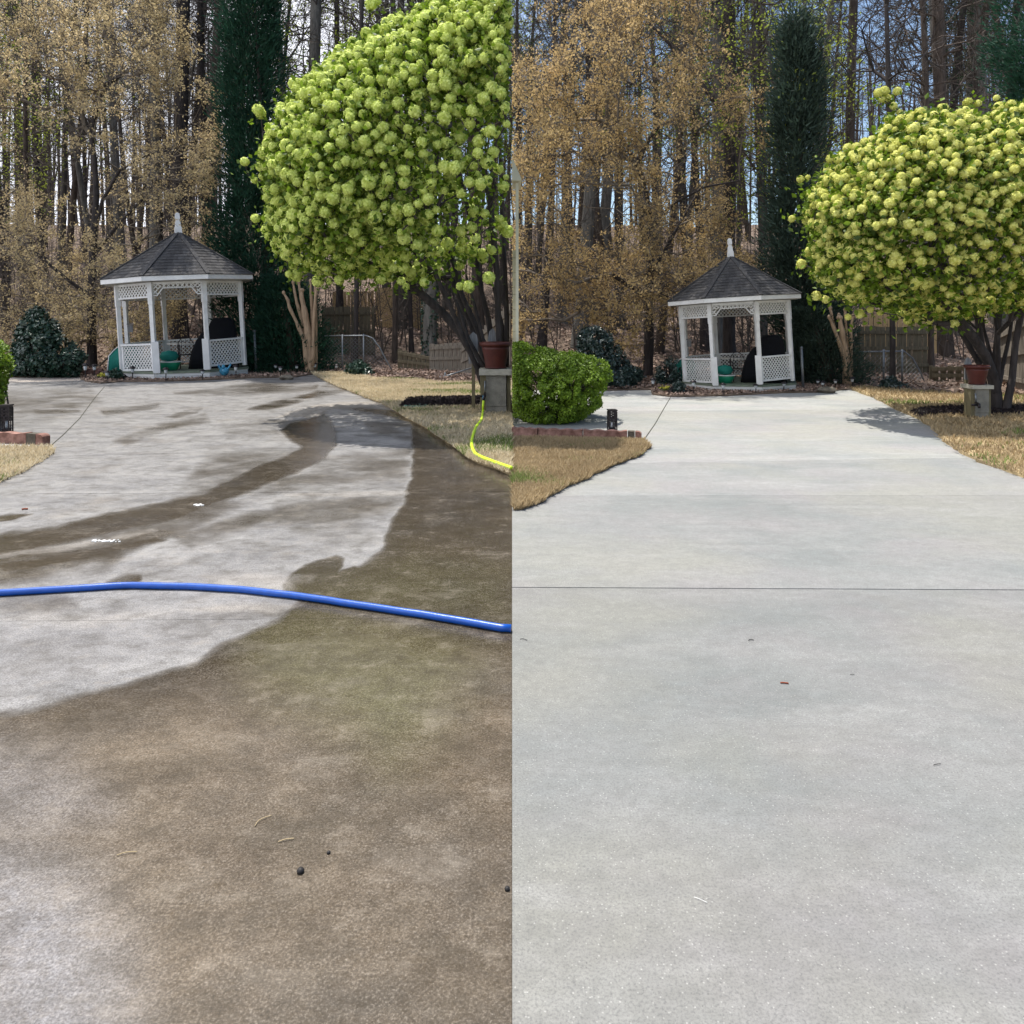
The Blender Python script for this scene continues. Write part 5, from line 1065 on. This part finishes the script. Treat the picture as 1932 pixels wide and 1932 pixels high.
# ------------------------------------------------------------------ pedestals, pots, hose
for (uc, vb, wpx, where) in ((934.5, 786, 58, 'left'), (1855, 793, 38, 'right')):
    x, y = gp(uc, vb); k = wpx*y/F; L_ = where == 'left'; hc = (708-786)/-F*y if L_ else (793-734)/F*y
    t = thing('pedestal', f'weathered block pedestal with wooden side posts beneath the {where} pot', 'pedestal', (x, y + k/2, .0))
    mb = MB(); mb.box((.02*k, 0, hc*.62), (k*.66, k*.8, hc*.75-.0)); mb.build('upper_block', cblock, t)
    mb = MB(); mb.box((.03*k, .02, hc*.12), (k*.66, k*.82, hc*.24)); mb.build('lower_block', cblock, t)
    for sx_, wd in ((-1, .20), (1, .13)): mb = MB(); mb.box((sx_*k*(.5-wd/2), -.02, hc*.5-.003), (k*wd, k*.5, hc-.006)); mb.build('side_post', oldwood, t)
    ch = 11*y/F if L_ else 7*y/F; mb = MB(); mb.box((0, 0, hc + ch/2), (k*1.06, k*1.02, ch)); mb.build('cap', capm, t)
    mb = MB(); mb.tube([(-k*.34, -k*.42, hc*.86), (-k*.34, -k*.48, hc*.6)], .012, 8); mb.build('pipe', steel, t, True)
    mb = MB(); mb.tube([(-k*.34, -k*.46, hc*.56), (-k*.34, -k*.72, hc*.52), (-k*.37, -k*.78, hc*.42)], .022, 8); mb.box((-k*.5, -k*.62, hc*.5), (k*.28, .03, .03)); mb.build('spigot', bronze, t, True)
    zt = hc + ch; ph = (51 if L_ else 37)*y/F; pr = (31.5 if L_ else 22.5)*y/F
    pot = thing('flower_pot', f'empty red brown plastic pot on the {where} pedestal', 'flower pot', (x, y + k/2, zt))
    mb = MB(); mb.lathe([(0, .002), (pr*.60, .002), (pr*.62, .03), (pr*.70, ph*.35), (pr*.82, ph*.72), (pr*.86, ph*.84), (pr*.80, ph*.84), (pr*.64, ph*.35), (pr*.5, .06), (0, .05)], k=36); mb.build('bowl', terra, pot, True)
    mb = MB(); mb.lathe([(pr*.86, ph*.83), (pr*.97, ph*.85), (pr*1.0, ph*.92), (pr*.99, ph*.99), (pr*.95, ph), (pr*.90, ph*.95), (pr*.84, ph*.83)], k=36); mb.build('rim', terra, pot, True)
    mb = MB(); mb.lathe([(0, ph*.02), (pr*.66, ph*.02), (pr*.68, ph*.06), (pr*.64, ph*.07), (0, ph*.07)], k=36); mb.build('saucer', terra, pot, True)
    if L_: pk = ((893, 626, 686, 18, 'grey rounded picket standing left of the left pot'), (929, 619, 690, 17, 'grey rounded picket standing behind the left pot'))
    else: pk = ((1826, 674, 716, 12, 'pale grey rounded picket standing left of the right pot'),)
    for u, v0, v1, wd, lb in pk:
        Yp = y + (.25 if u < 1800 and u > 910 else .05) + k; p0, p1 = pt(u, v0, Yp), pt(u, v1, Yp); ww = wd*Yp/F; hh = p0[2]-p1[2]
        t = thing('picket', lb, 'picket', (p0[0], Yp, p1[2])); pr_ = [(-ww/2, 0), (ww/2, 0), (ww/2, hh*.72), (ww*.36, hh*.9), (0, hh), (-ww*.36, hh*.9), (-ww/2, hh*.72)]
        mb = MB(); mb.add([(a, -.015, b) for a, b in pr_] + [(a, .015, b) for a, b in pr_], [(0, 1, 2, 3, 4, 5, 6), (13, 12, 11, 10, 9, 8, 7)] + [(i, (i+7), (i+1) % 7+7, (i+1) % 7) for i in range(7)]); mb.build('board', greywood, t)
        mb = MB(); mb.box((0, .045, (-p1[2])/2 + hh*.2), (ww*.35, .05, p1[2] + hh*.4)); mb.build('stake', oldwood, t)
def smooth(P, n=8):
    P = np.array(P, float); Q = np.concatenate([[2*P[0]-P[1]], P, [2*P[-1]-P[-2]]]); out_ = []
    for i in range(1, len(Q)-2):
        for t in np.linspace(0, 1, n, endpoint=False):
            a, b, c, d = Q[i-1], Q[i], Q[i+1], Q[i+2]; out_.append(.5*((2*b) + (-a+c)*t + (2*a-5*b+4*c-d)*t*t + (-a+3*b-3*c+d)*t**3))
    out_.append(P[-1]); return np.array(out_)
# lime garden hose from the left spigot
yb = gp(934, 786)[1]; hp = [pt(913, 752, yb-.06), pt(911.5, 765, yb-.08), pt(911, 785, yb-.1)] + [np.array([*gp(u, v+1.5), .075]) for u, v in ((908, 800), (899, 813), (893, 829), (890, 846), (892, 858), (901, 870), (934, 884), (960, 893.5), (965.3, 895))]
hp[2][2] = max(.08, hp[2][2]); t = thing('garden_hose', 'lime yellow garden hose running from the left pedestal spigot over the lawn', 'hose', tuple(hp[0]))
mb = MB(); mb.tube(smooth(hp), .020, 10); mb.build('tube', yhose, t, True, hp[0]); mb = MB(); mb.tube([hp[0] + [.0, .0, .05], hp[0] - [0, 0, .03]], .026, 10); mb.build('coupling', blueg, t, True, hp[0])
# thick blue hose lying over the wet driveway
BH = [(-140, 1128), (0, 1117), (130, 1109), (280, 1104.5), (420, 1110), (560, 1124), (700, 1143), (830, 1164), (966, 1190)]
P = np.array([[*gp(u, v+7), .0195] for u, v in BH]); P[-1] = P[-1]*(-.004/P[-1][0]) if False else P[-1]
Pb = smooth(P, 14); Pb = Pb[Pb[:, 0] < -.03]; Pb = np.concatenate([Pb, [[-.0045, Pb[-1][1] - .006, .0195]]])
Pb[:, 1] += fbm(Pb[:, 0]*2.2, Pb[:, 0]*0 + 3, 77)*.018; mb = MB(); mb.tube(Pb, .019, 16); tag(mb.build('water_hose', bhose, None, True), 'thick blue hose lying across the wet driveway', 'hose')

# ------------------------------------------------------------------ edging bricks and lanterns
def edger(a, b, h, th, m, label, scal=True, round_end=False):
    a = np.array(a); b = np.array(b); L_ = np.linalg.norm(b-a); rz = math.atan2(b[1]-a[1], b[0]-a[0]); n = 25; up = []
    for i in range(n): x = L_*i/(n-1); up.append((x, h - (.014*abs(math.sin(x/L_*math.pi*3))**3 if scal else 0) - (.03*(x/L_)**4 if round_end else 0)))
    pr = [(0, 0), (L_, 0)] + up[::-1]; k = len(pr); mb = MB()
    mb.add([(x, -th/2, z) for x, z in pr] + [(x, th/2, z) for x, z in pr], [tuple(range(k)), tuple(range(k, 2*k))[::-1]] + [(i, i+k, (i+1) % k+k, (i+1) % k) for i in range(k)])
    o = mb.build('edging_block', m); o.location = (a[0], a[1], .0); o.rotation_euler = (0, 0, rz); tag(o, label, 'edging block', 'edging blocks along the bed')
E = [gp(966.6, 824), gp(1016, 826.5), gp(1100, 829), gp(1184, 831.5), gp(1198, 832), gp(1211, 832.5)]
def sh(a, b, g=.006): a, b = np.array(a), np.array(b); e = (b-a)/np.linalg.norm(b-a); return a + e*g, b - e*g
for (i, j, m_, lb, sc2) in ((0, 1, brickm, 'short red scalloped edging block at the picture middle, below the large bush', True), (1, 2, brickm, 'long red scalloped edging block under the middle of the large bush', True), (2, 3, brickm, 'long red scalloped edging block below the lantern, right garden', True), (3, 4, brickdk, 'dark mossy edging block near the right garden row end', False), (4, 5, brickm, 'small red end block of the right garden edging row', False)):
    a, b = sh(E[i], E[j]); edger(a, b, .135 if sc2 else .13, .10, m_, lb, sc2, not sc2 and m_ is brickm)
E = [gp(-60, 836), gp(56, 840), gp(74, 841), gp(88, 842)]
for (i, j, m_, lb, sc2) in ((0, 1, brickm, 'long red scalloped edging block below the lantern, far left', True), (1, 2, brickdk, 'dark mossy edging block near the left garden row end', False), (2, 3, brickm, 'small red end block of the left garden edging row', False)):
    a, b = sh(E[i], E[j]); edger(a, b, .16 if sc2 else .155, .11, m_, lb, sc2, not sc2 and m_ is brickm)
x, y = gp(153, 711); t = thing('brick_pile', 'small heap of red bricks left of the left garden path lights', 'bricks', (x, y+.3, 0)); rr = random.Random(2)
mb = MB(); mb.box((0, 0, .035), (.2, .1, .065)); me = mb.mesh('brick', brickm)
for i in range(9): inst('brick', me, t, (-.22 + .21*(i % 3) + .05*(i//3), rr.uniform(-.03, .03), .068*(i//3)), (0, 0, rr.uniform(-.2, .2)))
def lantern(u, vb, vt, wpx, label):
    x, y = gp(u, vb+4); y += .12; x = (u-966)*y/F; hh = (vb-vt)*y/F; w_ = wpx*y/F; t = thing('lantern', label, 'lantern', (x, y, .03), R(8))
    mb = MB(); mb.box((0, 0, hh*.05), (w_, w_, hh*.1)); mb.box((0, 0, hh*.15), (w_*.7, w_*.7, hh*.1)); mb.build('base', bronze, t)
    mb = MB(); mb.box((0, 0, hh*.975), (w_*1.05, w_*1.05, hh*.05)); mb.box((0, 0, hh*.93), (w_*.9, w_*.9, hh*.04)); mb.build('roof', bronze, t)
    for sx_ in (-1, 1):
        for sy in (-1, 1): mb = MB(); mb.box((sx_*w_*.44, sy*w_*.44, hh*.5), (w_*.12, w_*.12, hh*.82)); mb.build('corner_post', bronze, t)
    for q in range(4):                   # pierced metal sides: leaf pattern above, stem below
        mb = MB(); a = q*math.pi/2; ex = np.array([math.cos(a), math.sin(a), 0]); nr = np.array([math.sin(a), -math.cos(a), 0]); o = nr*w_*.44
        P = lambda s_, z: o + ex*w_*s_ + np.array([0, 0, hh*z])
        mb.bar(P(0, .2), P(0, .62), w_*.16, .006, nr)
        for z in (.62, .72, .82):
            for d in (-1, 1): mb.bar(P(0, z-.02), P(.36*d, z+.07), w_*.15, .006, nr); mb.bar(P(.36*d, z-.01), P(.05*d, z+.08), w_*.10, .007, nr)
        for d in (-1, 1): mb.bar(P(.0, .45), P(.3*d, .56), w_*.12, .0065, nr)
        mb.bar(P(-.38, .60), P(.38, .60), w_*.08, .0075, nr); mb.build('pierced_side', bronze, t)
    mb = MB(); mb.lathe([(0, hh*.2), (w_*.17, hh*.2), (w_*.17, hh*.45), (0, hh*.45)], k=10); mb.build('candle_tube', lampglass, t, True)
lantern(12, 822, 766, 17, 'dark pierced metal lantern behind the brick edging, far left')
lantern(1155, 817, 775, 16, 'dark pierced metal lantern behind the brick edging, right garden')

# house corner at the left edge of the right garden
t = thing('house', 'cream house corner with eave just behind the large bright bush', 'house', (0, 12.5, 0)); Yh = 12.5
xw = (977-966)*Yh/F; xe = (984-966)*Yh/F; zs = lambda v: H - (v-VH)*Yh/F
mb = MB()
for i in range(22):
    z = i*.125; mb.box((.004 + (xw-.01)/2, .4, z+.06), (xw-.02, .7, .119))
mb.build('siding', housem, t)
mb = MB(); mb.box((xw-.012, .02, (zs(345))/2), (.05, .08, zs(345))); mb.build('corner_board', housetrim, t)
mb = MB(); V = [(.003, 0, zs(300)), (.003, 0, zs(343)), (xe, 0, zs(343)), (xe-.02, 0, zs(335))]
mb.add([(a, -.12, c) for a, b, c in V] + [(a, .75, c) for a, b, c in V], [(0, 1, 2, 3), (7, 6, 5, 4), (0, 4, 5, 1), (1, 5, 6, 2), (2, 6, 7, 3), (3, 7, 4, 0)]); mb.build('eave', housetrim, t)
# drain cover
x, y = gp(785, 772); mb = MB(); mb.lathe([(0, .0), (.22, 0), (.23, .02), (.21, .03), (0, .03)], k=24); o = mb.build('drain_cover', drainm, None, True); o.location = (x, y, .045); tag(o, 'green round valve cover in the mulch of the left lawn', 'drain cover')
x, y = gp(1745, 783); mb = MB(); mb.lathe([(0, .0), (.16, 0), (.17, .02), (.15, .03), (0, .03)], k=24); o = mb.build('drain_cover', cblock, None, True); o.location = (x, y, .045); tag(o, 'grey round valve cover in the mulch of the right lawn', 'drain cover')

# ------------------------------------------------------------------ small debris
def bit(name, u, v, L_, wd, rz, m, label, cat, h=.006, curve=0):
    L_ *= .62; wd *= .6; curve *= .6; h *= .6; x, y = gp(u, v); P = [(-L_/2, 0, h), (-L_/6, curve, h*1.3), (L_/6, curve*.7, h*1.2), (L_/2, -curve*.5, h)]
    mb = MB(); mb.tube(smooth(P, 4), wd, 6); o = mb.build(name, m, None, True); o.location = (x, y, 0); o.rotation_euler = (0, 0, rz); tag(o, label, cat)
bit('twig', 1768, 1444, .05, .002, .25, darktwig, 'dark short twig on the right edge of the dry driveway', 'twig')
bit('twig', 1417, 1209, .045, .003, .3, darktwig, 'dark curled twig on the middle of the dry driveway', 'twig', curve=.01)
bit('twig', 988, 1208, .06, .0025, -.3, darktwig, 'dark twig at the left of the dry driveway below the joint', 'twig', curve=.008)
bit('leaf', 1480, 1290, .055, .005, -.15, redleaf, 'red brown dry leaf on the dry driveway', 'leaf')
bit('straw', 1322, 1700, .06, .0009, -.55, foamm, 'thin white straw on the near dry driveway', 'straw')
bit('twig', 1608, 1274, .03, .002, 0, darktwig, 'tiny dark twig right of the red leaf on the dry driveway', 'twig')
bit('straw', 496, 1550, .10, .0022, 1.0, drytwig, 'bent tan straw upright on the near wet driveway', 'straw', curve=.015)
bit('straw', 540, 1587, .075, .0025, .35, drytwig, 'tan straw right of the bent one on the wet driveway', 'straw', curve=.004)
bit('twig', 240, 1612, .09, .0022, .3, drytwig, 'tan twig in the pale corner of the wet driveway', 'twig', curve=.006)
bit('leaf', 47, 962, .07, .012, .4, redleaf, 'red leaf on the left edge of the wet driveway', 'leaf', h=.012)
for u, v, r_, lb in ((567, 1646, .011, 'black pebble on the near wet driveway'), (957, 1679, .008, 'small black pebble by the middle of the picture on the wet driveway'), (620, 1610, .006, 'tiny dark pebble right of the tan straws')):
    x, y = gp(u, v); mb = MB(); mb.lathe([(0, 0), (r_*.9, r_*.1), (r_, r_*.6), (r_*.6, r_*1.1), (0, r_*1.2)], k=9); o = mb.build('pebble', darktwig, None, True); o.location = (x, y, 0); tag(o, lb, 'pebble')
for u, v, a, b_, lb in ((196, 1021, .13, .035, 'white foam patch on the wet driveway stream'), (372, 953, .05, .015, 'small white foam fleck upstream on the wet driveway')):
    x, y = gp(u, v); rng = np.random.default_rng(int(u)); mb = MB()
    for i in range(26):
        px, py = rng.normal()*a*.45, rng.normal()*b_*.5; r_ = rng.uniform(.006, .016); mb.lathe([(0, .001), (r_, .001), (r_*.8, .005), (0, .007)], (px, py, 0), 7)
    o = mb.build('foam_patch', foamm, None, True); o.location = (x, y, 0); tag(o, lb, 'foam')
